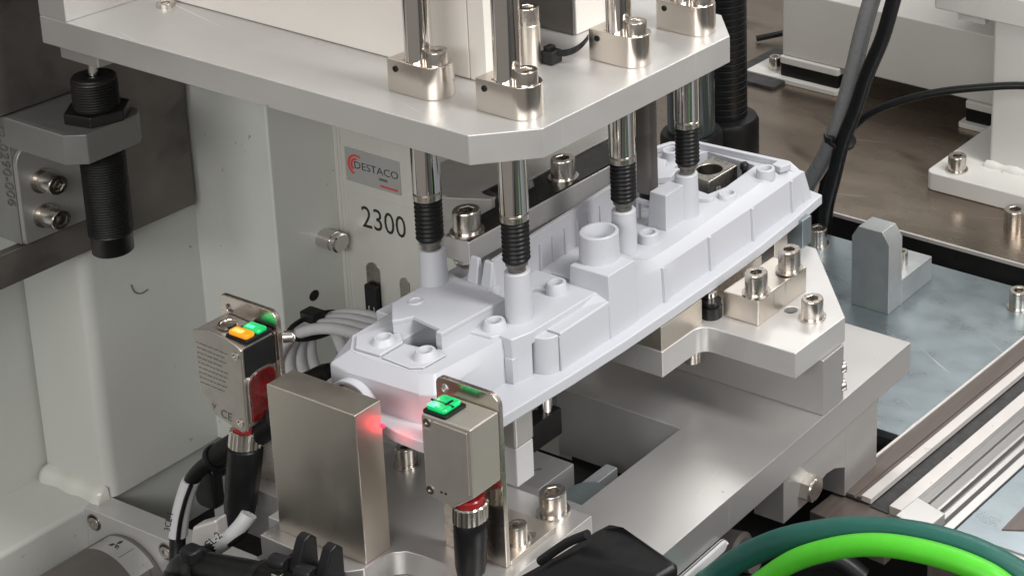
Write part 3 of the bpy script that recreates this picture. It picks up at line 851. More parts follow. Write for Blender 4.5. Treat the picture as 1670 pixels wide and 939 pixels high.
MB().prism(roundrect(-123.4, -119.6, -41.9, -40.4, 0.5), 77.3, 77.52).build("green_facet", 'led_highlight', ls)
MB().lathe((-131.5, -42.5, 75.5), (0, 0, 1), [(3.4, 0), (3.4, 1.2), (2.6, 1.3), (2.4, 0.9)], 24).build("dial", 'screw', ls)
for x, z in ((-118.6, 70.6), (-119.4, 42.2)):
    MB().ring((x, -50.65, z), (0, -1, 0), 1.6, 1.0, 0.3, 18, floor=-1).build("eyelet", 'screw', ls)
ux = Vector((1, 0, -0.05))
text("approval_mark", "CE", (-129.6, -50.7, 42.0), (1, 0, -0.12), (0, 0, 1), 5.0, 'greyink', ls, depth=0.03)
text("tick_mark", "V", (-133.6, -50.7, 44.2), (1, 0, -0.12), (0.0, 0, 1), 3.4, 'greyink', ls, depth=0.03)
b = MB()
for k in range(9):
    z = 70.5 - k * 2.1
    x1 = -121.5 - random.uniform(0, 5)
    x = -138.6
    while x < x1:
        w = random.uniform(0.8, 2.6)
        b.box(x, min(x + w, x1), -50.68, -50.55, z - (x + 138) * 0.04, z + 0.38 - (x + 138) * 0.04)
        x += w + 0.5
tag(b.build("printed_lines", 'greyink', ls), kind="stuff")

screw(lbk, (-119, -30, 6.0), 7, 5)
MB().box(-112.9, -97.2, -48, -14, -16, 2.0).build("spacer_bar", 'alu', lbk, bevel=0.4)
cl = thing("cable_plug", "black cable plug with knurled metal nut hanging from the orange lit sensor", "cable plug", (-125, -45, 0))
plug(cl, (-123.6, -44.5, 36.0), (-125.4, -50.0, 0), 40, 6.0)
MB().tube([(-125.2, -49.6, 0), (-121.5, -51, 0.5), (-118.6, -53, 1.2), (-119.5, -57, -3), (-124, -60, -6), (-130, -64, -11), (-140, -68, -22)], 2.7).build("cable", 'rubber', cl)
MB().tube([(-117.4, -52.2, 4.2), (-118.6, -55, 0.6), (-121.4, -58.2, -3.6), (-126.5, -61, -8.0)], 3.05, 16).build("cable_label", 'paper', cl)
text("cable_marking", "3CL-2", (-126.6, -64.6, -8.0), (0.82, 0.28, 0.95), (-0.75, -0.2, 0.72), 4.4, 'ink', cl, depth=0.04)

# ================================================================== CABLES LOWER LEFT
gc = thing("gland_cable", "black cable with moulded gland curving down on the left behind the orange lit sensor", "cable", (-145, -48, 0))
MB().tube([(-112, -40, 41), (-121, -42, 33), (-131, -45, 25.5), (-139, -48, 19)], lambda t: 5.6 - 1.0 * t, 18).build("gland", 'rubber', gc, ang=50)
MB().lathe((-138, -47.6, 19.8), (-0.8, -0.2, -0.6), [(5.2, -1), (5.4, 0), (5.2, 1.2), (3.6, 1.6)], 20).build("gland_collar", 'rubber', gc)
MB().tube([(-137.5, -47.5, 20), (-144, -49, 14.5), (-148.5, -51, 8), (-151.5, -53, -2), (-152.5, -56, -14.5), (-149, -60, -26), (-142, -64, -34)], 2.9).build("cable", 'rubber', gc)
MB().tube([(-148.4, -51.2, 8.5), (-150.5, -52.5, 2), (-152.2, -54.2, -6.5), (-152.6, -56, -15)], 3.25, 16).build("cable_label", 'paper', gc)
MB().tube([(-145.6, -53.6, 8.4), (-147.6, -55.0, 2), (-149.2, -56.8, -6.5), (-149.5, -58.6, -15)], 0.8, 8).build("cable_stripe", 'rubber', gc)
text("cable_marking", "3CL-1", (-153.6, -58.4, -12), (0.16, 0.14, 0.97), (-0.9, -0.3, 0.2), 3.4, 'ink', gc, depth=0.04)
wk = thing("wing_knob", "black plastic wing knob tucked behind the labelled cable at lower left", "knob", (-148, -44, -6))
MB().prism(roundrect(-155, -143.5, -8, 11, 3.5), -46, -38.5, 'y').build("knob_body", 'rubber', wk, bevel=1.2)
wb = thing("white_tab", "cream plastic tab lying among the black cables at lower left", "plastic tab", (-131, -56, -14))
MB().loft([[(-141, -60, -12), (-125, -60, -12), (-125, -54, -12), (-141, -54, -12)], [(-139, -60, -4), (-126, -60, 3.5), (-126, -54, 3.5), (-139, -54, -4)]]).build("tab", 'railw', wb, bevel=1.2)

hb = thing("cable_bundle", "thick black cable bundle bound with ties along the bottom left edge", "cable bundle", (-100, -75, -4))
MB().tube([(-127, -72, -26), (-129, -74, -14), (-125.5, -75, -4.5), (-117, -75, -0.5), (-106, -75, 2), (-90, -76, 6), (-74, -77, 9.5), (-58, -78, 13), (-40, -79, 17)], 5.0, 18).build("cable", 'rubber', hb)
MB().tube([(-129.5, -70, -30), (-131, -73, -16), (-127.5, -77, -8), (-121, -79, -9), (-117, -79, -17), (-116, -79, -30)], 4.4, 16).build("cable", 'rubber', hb)
MB().lathe((-116.0, -75.2, -0.2), (1, -0.05, 0.25), [(5.4, -1.8), (6.0, -1.6), (6.0, 1.6), (5.4, 1.8)], 22).build("tie", 'black', hb)
MB().prism(roundrect(-120.5, -113, -80, -74, 2), 3.0, 8.5).build("tie_head", 'black', hb, bevel=1.2)
MB().lathe((-82, -76.4, 7.8), (1, -0.05, 0.22), [(5.4, -1.4), (5.9, -1.2), (5.9, 1.2), (5.4, 1.4)], 22).build("tie", 'black', hb)

for (x, lab) in ((-66, "left black cable clip with a raised fin below the shield block"), (-53.5, "right black cable clip with a raised fin below the shield block")):
    zz = 13.0
    cc = thing("cable_clip", lab, "cable clip", (x, -72, zz - 6), None)
    MB().prism([(-77, zz - 6), (-68, zz - 6), (-68, zz + 10), (-70.5, zz + 13), (-73, zz + 12), (-77, zz + 3)], x - 1.8, x + 2.8, 'x').build("fin", 'black', cc, bevel=0.8)
    MB().box(x - 9.2, x + 3, -79, -69, zz - 9, zz + 0.5).build("clip_base", 'black', cc, bevel=0.9)
    MB().lathe((x - 7, -77, zz + 2.4), (1, 0, 0.1), [(2.4, -2.4), (2.8, -2), (2.8, 4), (2.2, 5)], 16).build("clip_roller", 'black', cc)
    MB().box(x - 6.0, x - 2.2, -81, -77.5, zz - 3, zz + 0.2).build("clip_screw", 'screw', cc, bevel=0.5)

hb.location.z -= 0.0025
# pale cable loop behind the left sensor
wl_ = thing("cable_coil", "pale grey cable coil tied with a black strap beside the tall shield block", "cable coil", (-165, 22, -10))
for k in range(4):
    d = 4.4 * k
    p = [(-128 + 2 * k, 27 + d, 33 + .4 * k), (-142, 24 + d, 34.5), (-155, 22 + d, 34.5), (-166, 20 + d, 31.5), (-176, 18.5 + d, 25 - .3 * k), (-182.5 + 1.2 * k, 18 + d, 15), (-183 + 1.8 * k, 18 + d, 5), (-177 + 2 * k, 19 + d, -6), (-164, 21 + d, -12)]
    MB().tube(p, 2.45, 14).build("cable_turn", 'whitecable', wl_)
for k in range(3):
    MB().tube([(-164 + k, 30 + 3 * k, 30), (-154, 25 + 2 * k, 27 - k), (-147, 22, 20 - 2 * k), (-144 - k, 21, 10), (-146, 22, 0)], 2.3, 12).build("cable_turn", 'whitecable', wl_)
for k in range(2):
    MB().tube([(-140, 26 + 6 * k, 31), (-130, 30 + 6 * k, 30), (-120, 36 + 6 * k, 31), (-106, 46 + 5 * k, 34)], 2.3, 12).build("cable_turn", 'whitecable', wl_)
rings = []
for i in range(21):
    a = 6.283185 * i / 20
    c = Vector((-168.5, 27, 29.5)) + Vector((0.25, 0.93, -0.05)) * (12.5 * math.cos(a)) + Vector((-0.55, 0.1, 0.83)) * (4.6 * math.sin(a))
    rings.append(c)
MB().tube(rings, 1.1, 8, 3).build("strap", 'black', wl_)
MB().prism(roundrect(-173, -164.5, 22, 28, 1), 33.0, 37.5).build("strap_head", 'black', wl_, bevel=0.6)
gk = thing("gland_plug", "short black plug end beside the nose of the white cover", "plug", (-140, 0, 25))
MB().lathe((-148, -3, 22), (0.82, 0.2, 0.5), [(3.6, 0), (4.6, 1), (4.8, 16), (4.2, 19), (3.0, 20)], 22).build("plug_body", 'rubber', gk)

# ================================================================== LEFT COLUMN
FZ = -91.6
cm = thing("steel_column", "big grey white painted column frame with welded foot at the left", "column", (-300, 60, FZ))
MB().prism(roundrect(-338, -296, 15.6, 74, (2, 5, 1.5, 1.5)), FZ, 330).build("column_tube", 'paint', cm)
MB().box(-338, -244.4, 72.1, 108, FZ, 330).build("column_web", 'paint', cm, bevel=1.0)
MB().box(-244.3, -120, 112, 120, -130, 330).build("back_wall", 'paint', cm, bevel=0.5)
MB().box(-345, -301.4, -240, 80, -140, FZ - .05).build("foot_tube", 'paint', cm, bevel=2.5)
MB().box(-460, -339, -240, 160, FZ - 20, 330).build("side_panel", 'paint', cm, bevel=1.0)
rings = []
for i in range(13):
    x = -338 + 41 * i / 12
    r = 5.0 + 0.5 * math.sin(i * 1.3) + (0.15 if i % 2 else 0)
    rings.append([(x, 15.8 - r * math.sin(a), FZ - .2 + r * math.cos(a) * 1.25) for a in (0, 0.3, 0.6, 0.9, 1.2, 1.57)] + [(x, 16.5, FZ - .5)])
MB().loft(rings).build("weld_bead", 'weldpaint', cm, ang=80)
MB().ring((-244.38, 89.5, -8), (1, 0, 0), 2.7, 1.9, 0.12, 20, floor=-0.2).build("bolt_hole", 'oxide', cm)
MB().tube([(-295.9, 37, 9), (-295.7, 38.0, 5.0), (-295.6, 41, 2.6), (-295.7, 44.5, 3.0)], 0.28, 8).build("scratch", 'greyink', cm)
pnn = thing("steel_pin", "short shiny steel pin sticking out of the column beside the number plate", "pin", (-244, 97, 19))
MB().lathe((-244.4, 97.0, 19.0), (1, 0, 0), [(4.6, 0.02), (4.7, 8.0), (4.3, 8.3), (4.7, 8.6), (4.7, 11.2), (4.0, 11.8)], 26).build("pin_body", 'chrome', pnn)

scp = thing("counterbored_plate", "aluminium bar with two counterbored screws below the welded column foot", "mounting bar", (-270, 10, FZ - 20))
MB().box(-301.2, -190, 7.0, 17.6, -122, FZ).build("bar", 'alu', scp, bevel=0.4)
for x, z in ((-296.0, -98.0), (-250.0, -97.6)):
    MB().ring((x, 6.95, z), (0, -1, 0), 4.4, 3.8, 0.12, 26, floor=0.02).build("counterbore", 'toolsteel', scp)
    MB().cyl((x, 6.97, z), (x, 6.86, z), 3.8).build("counterbore_floor", 'oxide', scp)
    screw(scp, (x + .3, 6.9, z - .3), 6.4, 0.9, (0, -1, 0))
mo = thing("motor", "dark round motor with a silver badge cut off by the lower left corner", "motor", (-274, -30, -145))
mx_, mz_, mr_ = -274.5, -121.5, 23.6
MB().lathe((mx_, 6.6, mz_), (0, -1, 0), [(mr_, 0), (mr_, 3), (mr_ - .7, 3.4), (mr_ - .7, 4.2), (mr_, 4.6), (mr_, 120), (22, 122)], 64).build("casing", 'motor', mo)
A0 = math.radians(76)


def on_badge(u, v, lift=0.12):        # u along -y, v round the casing
    a = A0 - v / mr_
    return (mx_ + (mr_ + lift) * math.cos(a), -1.5 - u, mz_ + (mr_ + lift) * math.sin(a))


rings = []
for i in range(13):
    v = -15 + 30 * i / 12
    rings.append([on_badge(-6.5, v, 0.1), on_badge(3.6, v, 0.1), on_badge(3.6, v, -0.3), on_badge(-6.5, v, -0.3)])
MB().loft(rings).build("badge", 'sticker', mo)
b = MB()
for ang in (90, 210, 330):
    c = Vector((1.75 * math.cos(math.radians(ang)), 1.75 * math.sin(math.radians(ang))))
    d = Vector((math.cos(math.radians(ang)), math.sin(math.radians(ang))))
    e = Vector((-d.y, d.x))
    q = [c - d * 1.75, c + e * 1.0, c + d * 1.75, c - e * 1.0]
    b.add([on_badge(-p.y - 2.2, p.x - 4.5) for p in q], [(0, 1, 2, 3)])
b.build("badge_logo", 'ink', mo)
for u, v0, v1, t in ((0.8, -9.5, 0.5, .8), (2.0, 2.5, 13, .4), (-5.2, 2.6, 3.0, 7.4), (-3.5, 5, 12, .5)):
    b = MB()
    b.add([on_badge(u, v0), on_badge(u, v1), on_badge(u + t, v1), on_badge(u + t, v0)], [(0, 1, 2, 3)])
    b.build("badge_line", 'greyink', mo)

# dark steel plate + shock absorber bracket
dp = thing("dark_plate", "dark brown steel plate bolted to the side of the column", "steel plate", (-293, 0, 60))
MB().prism([(-260, 36), (69, 37), (69, 170), (50, 330), (-260, 330), (-260, 112.5), (21, 112.5), (21, 52), (-260, 52)], -295.8, -291, 'x').build("plate", 'darksteel', dp, bevel=0.5)
AX, AY = -261.0, 6.5
ab = thing("absorber_bracket", "grey bracket with rounded mounting pad holding the black threaded shock absorber", "bracket", (-270, 0, 53))
ng = [(-345, -12.4), (-256.4, -12.4), (-249.6, -7.3), (-250.6, 16), (-255, 20.4), (-345, 20.4)]
MB().prism(ng, 98.3, 111.6, holes=[circ(AX, AY, 7.9, 26)]).build("arm", 'bracketgrey', ab, bevel=0.4)
MB().prism([(-345, -12.2), (-290.8, -12.2), (-290.8, 20.2), (-345, 20.2)], 53, 98.2).build("front_flange", 'bracketgrey', ab, bevel=0.4)
pad = [(-11.9, 53.5), (20, 53.5), (20, 98.2), (-1, 98.2)] + [(-3.9 + 8 * math.cos(math.radians(a)), 90 + 8 * math.sin(math.radians(a))) for a in range(100, 181, 16)]
MB().prism(pad, -290.7, -288.2, 'x').build("mounting_pad", 'bracketpad', ab, bevel=0.5)
text("engraved_number", "72-0290-006", (-297.6, -12.5, 109), (0.04, 0, -1), (1, 0, 0.04), 7.6, 'greyink', ab, depth=0.06)
for y, z in ((-2.0, 79.5), (-2.5, 63.5)):
    screw(ab, (-288.2, y, z), 8.8, 9.0, (1, 0, 0), washer=True)
sa = thing("shock_absorber", "black threaded shock absorber with lock nut standing under the press plate", "shock absorber", (AX, AY, 50))
prof = [(7.2, 49.5), (7.8, 50.2), (7.8, 57.5), (8.3, 58.2)]
z = 58.6
while z < 129:
    prof += [(8.5, z), (8.0, z + 0.6)]
    z += 1.2
prof += [(8.3, 129.6), (7.7, 130.6), (2.4, 130.6), (2.4, 128)]
MB().lathe((AX, AY, 0), (0, 0, 1), prof, 36).build("threaded_body", 'oxide', sa, ang=70)
MB().prism([(AX + 12.6 * math.cos(math.radians(60 * i + 12)), AY + 12.6 * math.sin(math.radians(60 * i + 12))) for i in range(6)], 111.7, 116.6).build("lock_nut", 'oxide', sa, bevel=0.7)
MB().lathe((AX, AY, 128), (0, 0, 1), [(1.8, 0), (1.8, 12.5), (1.5, 13)], 18).build("piston", 'chrome', sa)
stp = thing("stop_bolt", "flat grey stop button fixed under the left end of the press plate", "stop button", (-258, 8, 138))
MB().prism([(-268, 0), (-246, 0), (-246, 18), (-268, 18)], 138.3, 145.95).build("stop_pad", 'alu2', stp, bevel=0.6)

# ================================================================== CLAMP UNIT
cu = thing("power_clamp", "pale power clamp body with a maker badge and the number 2300 on its front", "power clamp", (-215, 110, -80))
MB().prism([(-244.2, 108), (-244.2, 106.2), (-237, 106.2), (-235.4, 104), (-191.6, 104), (-190, 105.5), (-190, 150), (-244.2, 150)], -80, 150).build("body", 'clampbody', cu, bevel=0.4)
for x in (-241.5, -239.6):
    MB().cyl((x, 106.0, -80), (x, 106.0, 150), 0.5, n=10).build("body_edge", 'clampbody', cu)
MB().prism(roundrect(-234.2, -200.4, 48.8, 66.0, 0.6), 103.75, 103.98, 'y').build("maker_badge", 'sticker', cu)
text("badge_name", "DESTACO", (-229.0, 103.74, 56.2), (1, 0, 0.02), (0, 0, 1), 5.3, 'ink', cu, depth=0.02, xscale=1.16)
b = MB()
for r0, a0, a1 in ((5.4, 60, 250), (3.6, 80, 230)):
    p = circ(-227.4, 57.9, r0, 14, a0, a1) + circ(-227.0, 57.9, r0 - 0.9, 14, a1, a0)
    b.prism(p, 103.66, 103.76, 'y')
b.build("badge_swirl", 'redink', cu)
MB().box(-213.5, -208.5, 103.66, 103.76, 53.6, 54.9).build("badge_chip", 'greyink', cu)
MB().box(-213.0, -202.4, 103.66, 103.76, 50.4, 51.3).build("badge_line", 'redink', cu)
MB().prism(roundrect(-231.4, -192.2, 21.5, 43.5, 0.6), 103.8, 103.98, 'y').build("number_label", 'clampbody', cu)
text("number_2300", "2300", (-226.6, 103.78, 26.6), (1, 0, 0.02), (0, 0, 1), 16.0, 'ink', cu, depth=0.03, xscale=0.88)
MB().prism(slot(-221.6, -60, 4.5, 4.3), 103.7, 103.98, 'y').build("sensor_slot", 'toolsteel', cu, bevel=0.1)
MB().prism(roundrect(-225.6, -217.8, -60, -2.2, 1.5), 101.4, 103.6, 'y').build("reed_switch", 'black', cu, bevel=0.5)
text("switch_name", "SMC", (-219.6, 101.35, -24), (0, 0, 1), (-1, 0, 0), 5.6, 'paper', cu, depth=0.02)
MB().prism(slot(-202, -8, 3, 3.0), 103.6, 103.98, 'y').build("sensor_slot", 'toolsteel', cu, bevel=0.1)
MB().prism([(-189.8, 104), (-124, 92), (-124, 160), (-189.8, 160)], 30, 92).build("link_block", 'linksteel', cu, bevel=0.4)
MB().prism([(-138, 62), (-124, 48), (-112, 46), (-112, 150), (-138, 150)], 86, 95.5).build("link_plate", 'linksteel', cu, bevel=0.4)
MB().prism([(-111.4, 44), (-94.4, 52), (-94.4, 150), (-111.4, 150)], 86, 96.2).build("link_plate", 'linksteel', cu, bevel=0.4)
MB().lathe((-98, 58, 92), (0, -1, 0), [(6, -4), (6, 3), (4.5, 4)], 24).build("link_pivot", 'oxide', cu)

ar = thing("clamp_arm", "long oily dark topped clamp arm reaching over the white cover", "clamp arm", (-87, 60, 82))
MB().prism([(-93.8, 26.2), (-81, 26.2), (-81, 135), (-118, 135), (-118, 96), (-93.8, 74)], 82, 91.6).build("arm_bar", 'alu', ar, bevel=0.3)
MB().prism([(-93.2, 30), (-81.6, 27), (-81.6, 134), (-117, 134), (-117, 97), (-93.2, 75)], 91.62, 92.4).build("arm_top", 'oiled', ar)
screw(ar, (-87.4, 32, 92.1), 10.5, 9, washer=True, spin=0)
screw(ar, (-88.5, 87, 92.4), 10, 8.5, washer=True)
MB().lathe((-86.4, 31.2, 77.7), (0, 0, 1), [(1.6, 0), (3.8, 0.6), (5.2, 2.0), (5.8, 3.6), (5.8, 4.35)], 28).build("pressure_nose", 'nickel', ar)
MB().box(-93, -81.3, 48, 130, 77, 81.95).build("arm_insert", 'nickel', ar, bevel=0.4)
# ================================================================== BACKGROUND
kb = thing("keyed_block", "grey zinc L shaped stop block with a chamfered top on the galvanised plate", "stop block", (-52, 290, G))
b = MB()
b.loft([[(-63.6, 268.6, G + .05), (-40.4, 268.6, G + .05), (-40.4, 281.5, G + .05), (-63.6, 281.5, G + .05)],
        [(-63.6, 268.6, -10.5), (-40.4, 268.6, -10.5), (-40.4, 281.5, -10.5), (-63.6, 281.5, -10.5)],
        [(-59.5, 268.6, -3.8), (-44.8, 268.6, -3.8), (-44.8, 281.5, -3.8), (-59.5, 281.5, -3.8)]])
b.build("upright", 'zinc', kb, bevel=0.35)
MB().box(-63.6, -40.4, 281.55, 312, G + .05, -36.5).build("foot", 'zinc', kb, bevel=0.35)
screw(kb, (-50.5, 297, -36.5), 7.2, 7.5)

for x, y, d, lab in ((-117, 315, 10.2, "large washered screw on the galvanised plate under the far end of the white cover"),
                     (15.5, 309.5, 10.2, "large washered screw on the galvanised plate at the right picture edge")):
    t = thing("bed_screw", lab, "screw", (x, y, G))
    screw(t, (x, y, G), d, 9.5, washer=True)
t = thing("floor_screw", "tall screw in the brown sheet in front of the welded post foot", "screw", (-31, 389, G))
screw(t, (-31, 389, G), 13, 12)

rp = thing("machine_post", "grey white welded steel post with a bolted foot flange at the right", "post", (-60, 440, G))
MB().prism(roundrect(-102.5, 60, 405.5, 520, (5, 2, 2, 4)), G + .05, -39).build("foot_flange", 'robot', rp, bevel=1.0)
MB().prism(roundrect(-74, 40, 432, 500, (3, 3, 3, 3)), -39, 56).build("post_tube", 'robot', rp)
screw(rp, (-86.5, 416, -39), 11, 9, washer=True)
rings = []
for i in range(15):
    x = -75 + 60 * i / 14
    r = 3.4 + 0.7 * math.sin(i * 1.7)
    rings.append([(x, 432 - r * math.sin(a), -39.2 + r * math.cos(a)) for a in (0, 0.4, 0.8, 1.2, 1.57)] + [(x, 433, -39.5)])
MB().loft(rings).build("weld_bead", 'robot', rp, ang=80)
MB().prism(roundrect(-114, 80, 430, 540, (2, 2, 2, 2)), 56.1, 74).build("head_plate", 'robot', rp, bevel=1.2)
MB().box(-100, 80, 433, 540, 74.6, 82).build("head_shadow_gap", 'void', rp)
MB().box(-96, 80, 431.5, 540, 82.1, 110).build("upper_plate", 'robot', rp, bevel=0.6)
MB().prism(roundrect(-103, -84, 440, 446, 1), 48, 56).build("weld_tab", 'robot', rp, bevel=1.0)

mb_ = thing("robot_beam", "cream white painted machine beam raised on black rubber feet at the back right", "machine beam", (-200, 550, -33))
MB().prism(roundrect(-275.5, 60, 500, 640, (2, 2, 2, 2)), -33, 15).build("beam", 'robot', mb_, bevel=1.2)
MB().box(-255, 60, 540, 640, 15.1, 120).build("beam_body", 'alu_dull', mb_, bevel=1.0)
for x in (-300.5, -132):
    f_ = MB().prism(roundrect(x, x + 74, 493.5, 526, 2), G + .05, -47.4).build("foot_plate", 'robot', mb_, bevel=0.5)
    o_ = 25 if x < -200 else 3
    MB().prism(roundrect(x + o_, x + o_ + 47, 498, 522, 1.5), -47.3, -38.5).build("rubber_block", 'rubber', mb_, bevel=0.4)
    MB().prism(roundrect(x + o_ - .4, x + o_ + 47.4, 497.6, 523, 2), -38.4, -33.1).build("pad", 'robot', mb_, bevel=0.9)
    screw(mb_, (x + 15.5, 506, -47.4), 8.5, 9)

sv = thing("corrugated_sleeve", "tall black corrugated cable sleeve standing behind the press plate", "cable sleeve", (-236, 388, G))
prof = [(20, G + .05), (20, -30), (18.5, -27), (13.0, -26)]
z = -25.5
while z < 200:
    prof += [(13.0, z), (13.0, z + 3.2), (12.75, z + 3.4), (12.75, z + 4.0)]
    z += 4.2
MB().lathe((-236, 388, 0), (0, 0, 1), prof, 30).build("sleeve_body", 'rubber', sv, ang=50)
gl = thing("tinted_cylinder", "dark greenish cylinder on a black ring behind the white cover", "cylinder", (-190, 300, -10))
MB().lathe((-192, 300, 0), (0, 0, 1), [(13, 8), (13, 90)], 30).build("cylinder_body", 'pole', gl)
MB().lathe((-192, 300, 0), (0, 0, 1), [(17, -50), (17, 6), (16, 7.9)], 30).build("cylinder_base", 'rubber', gl)
fl_ = thing("floor_tag", "small dark plate tag lying on the brown sheet beside the black sleeve", "tag", (-290, 505, G))
MB().prism(roundrect(-310, -268, 480, 540, 3), G + .05, G + 2.5).build("tag_plate", 'belt', fl_, bevel=0.4)
hk = thing("cable_end", "thin black cable end poking out beside the black sleeve", "cable", (-300, 560, G))
MB().tube([(-330, 545, G + 3), (-315, 560, G + 6), (-305, 575, G + 8)], 2.2).build("cable", 'rubber', hk)

c1 = thing("black_cable", "thick glossy black cable rising behind the far end of the white cover", "cable", (-125, 330, G))
MB().tube([(-73, 331, 122), (-78.2, 330, 103.8), (-85.6, 330, 77.2), (-95.2, 330, 53.2), (-102.9, 330, 29.3), (-110.8, 330, 8.6), (-116.8, 330, -15.6), (-122.8, 331, -40.4), (-127, 336, -75)], 4.2, 16).build("cable", 'rubber', c1)
c2 = thing("grey_cable", "thick grey cable running beside the black cable behind the white cover", "cable", (-140, 335, G))
MB().tube([(-86, 334, 124), (-94, 333, 99.6), (-101.5, 333, 72.7), (-106, 333, 53.5), (-113.2, 333, 25.7), (-119.5, 333, 6.8), (-129, 334, -12.9), (-140.3, 335, -31.3), (-158, 338, -60)], 4.9, 16).build("cable", 'greycable', c2)
c3 = thing("thin_cable", "thin black cable curving right from the cable tie toward the welded post", "cable", (-130, 350, G))
MB().tube([(-140, 344, -75), (-137, 345, -45.3), (-128.8, 344, -11.7), (-121.2, 345, 1.9), (-105.8, 350, 19.2), (-81.5, 360, 31.3), (-53.8, 372, 38.3), (-15, 388, 42.1), (40, 400, 38), (110, 405, 20), (160, 410, -48)], 2.3, 12).build("cable", 'rubber', c3)
zt = thing("cable_tie", "black zip tie binding the grey and black cables together", "cable tie", (-117, 334, 6))
MB().lathe((-116, 334.5, 7.2), (0.42, 0, 0.95), [(8.6, -1.2), (9.4, -1.0), (9.4, 1.0), (8.6, 1.2)], 24).build("strap", 'black', zt)
MB().box(-119.5, -114.5, 324, 328, 7.5, 11.5).build("strap_head", 'black', zt, bevel=0.8)

# extruded rail
rl = thing("extruded_rail", "long grooved aluminium rail beside the galvanised plate at the lower right", "rail", (60, 180, G))


def strip(name, m, xs, y0, y1, bevel=0.15):
    """xs = closed outline in x, z"""
    b = MB().prism(xs, y0, y1, 'y')
    b.rot(-4.2, (37, 133))
    return b.build(name, m, rl, bevel=bevel)


strip("edge_lip", 'railw', [(22.8, G), (24.2, G), (24.2, -49), (22.8, -49)], 128, 420)
strip("brown_side", 'railb', [(24.3, G), (37.0, G), (37.0, -49.0), (35.2, -49.0), (34.8, -50.2), (33.8, -50.2), (33.4, -49.4), (24.3, -49.6)], 127, 420)
strip("white_strip", 'railw', [(37.1, G), (42.3, G), (42.3, -48.2), (37.1, -48.2)], 127.5, 420)
strip("dark_belt", 'belt', [(42.4, -53), (52.0, -53), (52.0, -51.5), (42.4, -51.5)], 127, 420, 0)
strip("white_strip", 'railw', [(52.1, -53), (59.0, -53), (59.0, -48.2), (52.1, -48.2)], 128, 420)
g_ = [(59.1, -53), (84, -53), (84, -50), (80, -49.2), (79.2, -47.2), (76.6, -46.8), (76.2, -48.6), (74.6, -48.6), (74.2, -46.4), (72.6, -46.2), (72.2, -47.4), (67.4, -47.4), (67.0, -46.0), (65.6, -46.0), (65.2, -48.0), (61.0, -48.0), (60.6, -48.6), (59.1, -48.6)]
strip("grooved_profile", 'rail', g_, 129, 420, 0.2)
ec = thing("rail_end_cap", "pale grey end cap on the grooved aluminium rail above the green cables", "end cap", (67, 125, G))
MB().prism([(61, 117), (78, 113.5), (79.5, 128), (62.6, 132.5)], -58, -43.5).build("cap_block", 'alu2', ec, bevel=0.6)
MB().prism([(79.8, 113), (104, 109), (105, 122), (81, 127.5)], -66, -51).build("cap_bracket", 'railb', ec, bevel=0.5)
db = thing("dark_end_block", "dark brown flat end block in front of the dark belt", "end block", (45, 118, G))
MB().prism([(20, 112), (61, 109), (62, 127), (22, 133)], -64, -52.2).build("block", 'railb', db, bevel=0.4)
wsq = thing("white_side_plate", "cream plate edge at the lower right corner beyond the green cables", "plate", (130, 120, -60))
MB().prism([(102, 138), (150, 160), (150, 240), (106, 240)], -60, -50.4).build("brown_face", 'railb', wsq, bevel=0.3)
MB().prism([(104, 122), (170, 112), (170, 132), (106, 137)], -62, -52).build("pale_face", 'railw', wsq, bevel=0.4)

# ================================================================== FOREGROUND
g1 = thing("green_cable", "thick dark green cable arching across the lower right corner", "cable", (110, 20, -30))
MB().tube([(8, 20, -50), (30.3, 20.0, -27.3), (50.8, 20.0, -6.1), (70.6, 20.0, 9.5), (89.8, 20.0, 20.1), (105.8, 20.0, 26.7), (124.1, 20.0, 31.9), (142.0, 20.0, 34.4), (159.7, 20.0, 33.9), (182.2, 20.0, 28.5), (205, 20, 18)], 4.9, 22).build("cable", 'dkgreen', g1)
g2 = thing("green_cable", "bright lime green cable arching just below the dark green one", "cable", (120, 10, -20))
MB().tube([(48, 10, -27), (66.8, 10.0, -7.3), (83.3, 10.0, 9.3), (99.4, 10.0, 20.2), (115.1, 10.0, 27.8), (130.4, 10.0, 32.1), (148.1, 10.0, 34.2), (163.0, 10.0, 33.6), (172.9, 10.0, 30.8), (190, 10, 22)], 4.1, 20).build("cable", 'ltgreen', g2)
g2.location.z += 0.0024
bc = thing("black_connector", "large black plug housing in the foreground below the base plate", "connector", (80, -70, 40))
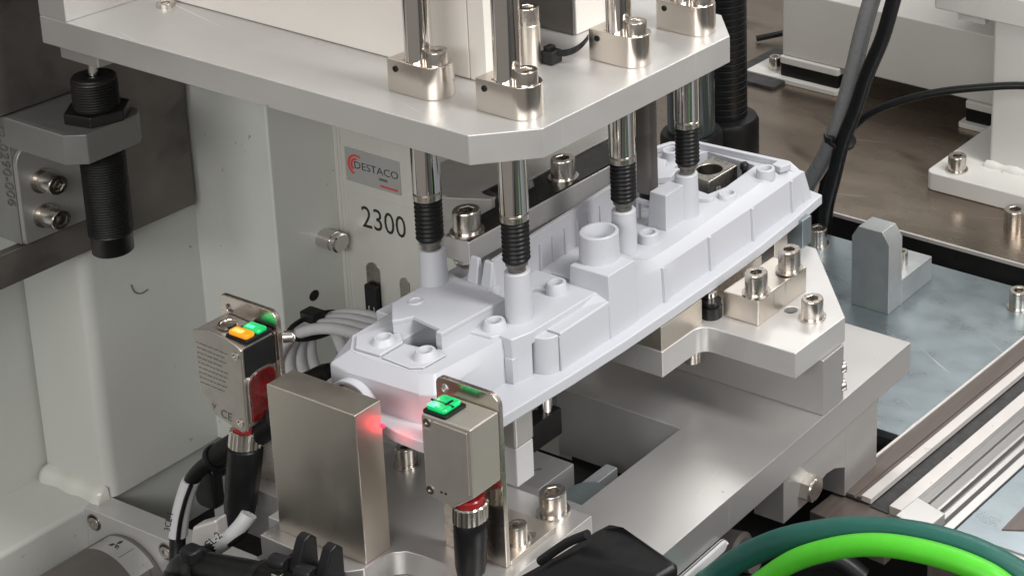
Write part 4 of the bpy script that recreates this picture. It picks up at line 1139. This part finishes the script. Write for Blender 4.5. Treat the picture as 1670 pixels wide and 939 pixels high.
MB().loft([[(36, -84, 40), (62, -84, 55), (94, -84, 58), (99, -72, 50), (60, -66, 45), (36, -68, 38)],
           [(38, -80, 46), (64, -78, 66.5), (96, -79, 70), (99, -70, 70.5), (74, -68, 75.0), (66, -66, 71.5)]]).build("housing", 'black', bc, bevel=2.2, seg=3)
MB().tube([(48, -77, 58.0), (58, -76, 67.5), (66, -75, 73.0)], 1.6, 10).build("latch", 'black', bc)
vg = thing("pipe_fitting", "dark round fitting half hidden in the black gap under the base plate", "fitting", (10, 70, -60))
MB().lathe((-6, 70, -52), (1, 0.1, 0.1), [(8, 0), (9, 1), (9, 20), (7, 21), (7, 27)], 26).build("fitting_body", 'motor', vg, ang=40)
MB().lathe((22, 78, -48), (1, 0.2, 0.2), [(3.2, 0), (3.6, 0.4), (3.6, 7), (2.4, 7.4)], 6).build("fitting_nut", 'screw', vg)
MB().tube([(-10, 60, -66), (12, 70, -62), (30, 84, -58), (44, 96, -58), (56, 100, -66)], 4.2, 14).build("fitting_hose", 'rubber', vg)
cf = thing("conduit", "blurred black ribbed conduit under the green cables", "conduit", (130, -10, -20))
MB().tube([(120, -30, -10), (140, -30, 6), (165, -30, 12), (200, -30, 10)], 9, 18).build("conduit", 'rubber', cf)

# laser glow on the edge of the white cover
lsx = thing("laser_dot", "glowing red laser dot on the rear edge of the nickel shield block", "laser dot", (-50.3, -47.9, 60))
MB().lathe((-50.3, -47.9, 60.0), (0, 0, 1), [(0.2, 0), (0.6, 0.5), (0.6, 1.4), (0.2, 1.9)], 14).build("dot", 'laser', lsx)
pl_ = bpy.data.lights.new("laser_glow", 'POINT')
pl_.energy, pl_.color, pl_.shadow_soft_size = 0.0026, (1.0, 0.0, 0.006), 0.0015
po = bpy.data.objects.new("laser_glow", pl_)
COL.objects.link(po)
po.location = Vector((-46.2, -45.6, 58.6)) * S

# the press head, clamp arm and stop sit a little higher and nearer
for o in [o for o in COL.objects if o.parent is None and o.type == 'EMPTY']:
    if o.name.split('.')[0] in ("press_plate", "pressing_rod", "shaft_clamp", "standoff_screw", "stop_post", "clamp_arm", "stop_bolt") or o is ct:
        o.location += Vector((4.0, -4.15, 3.0)) * S
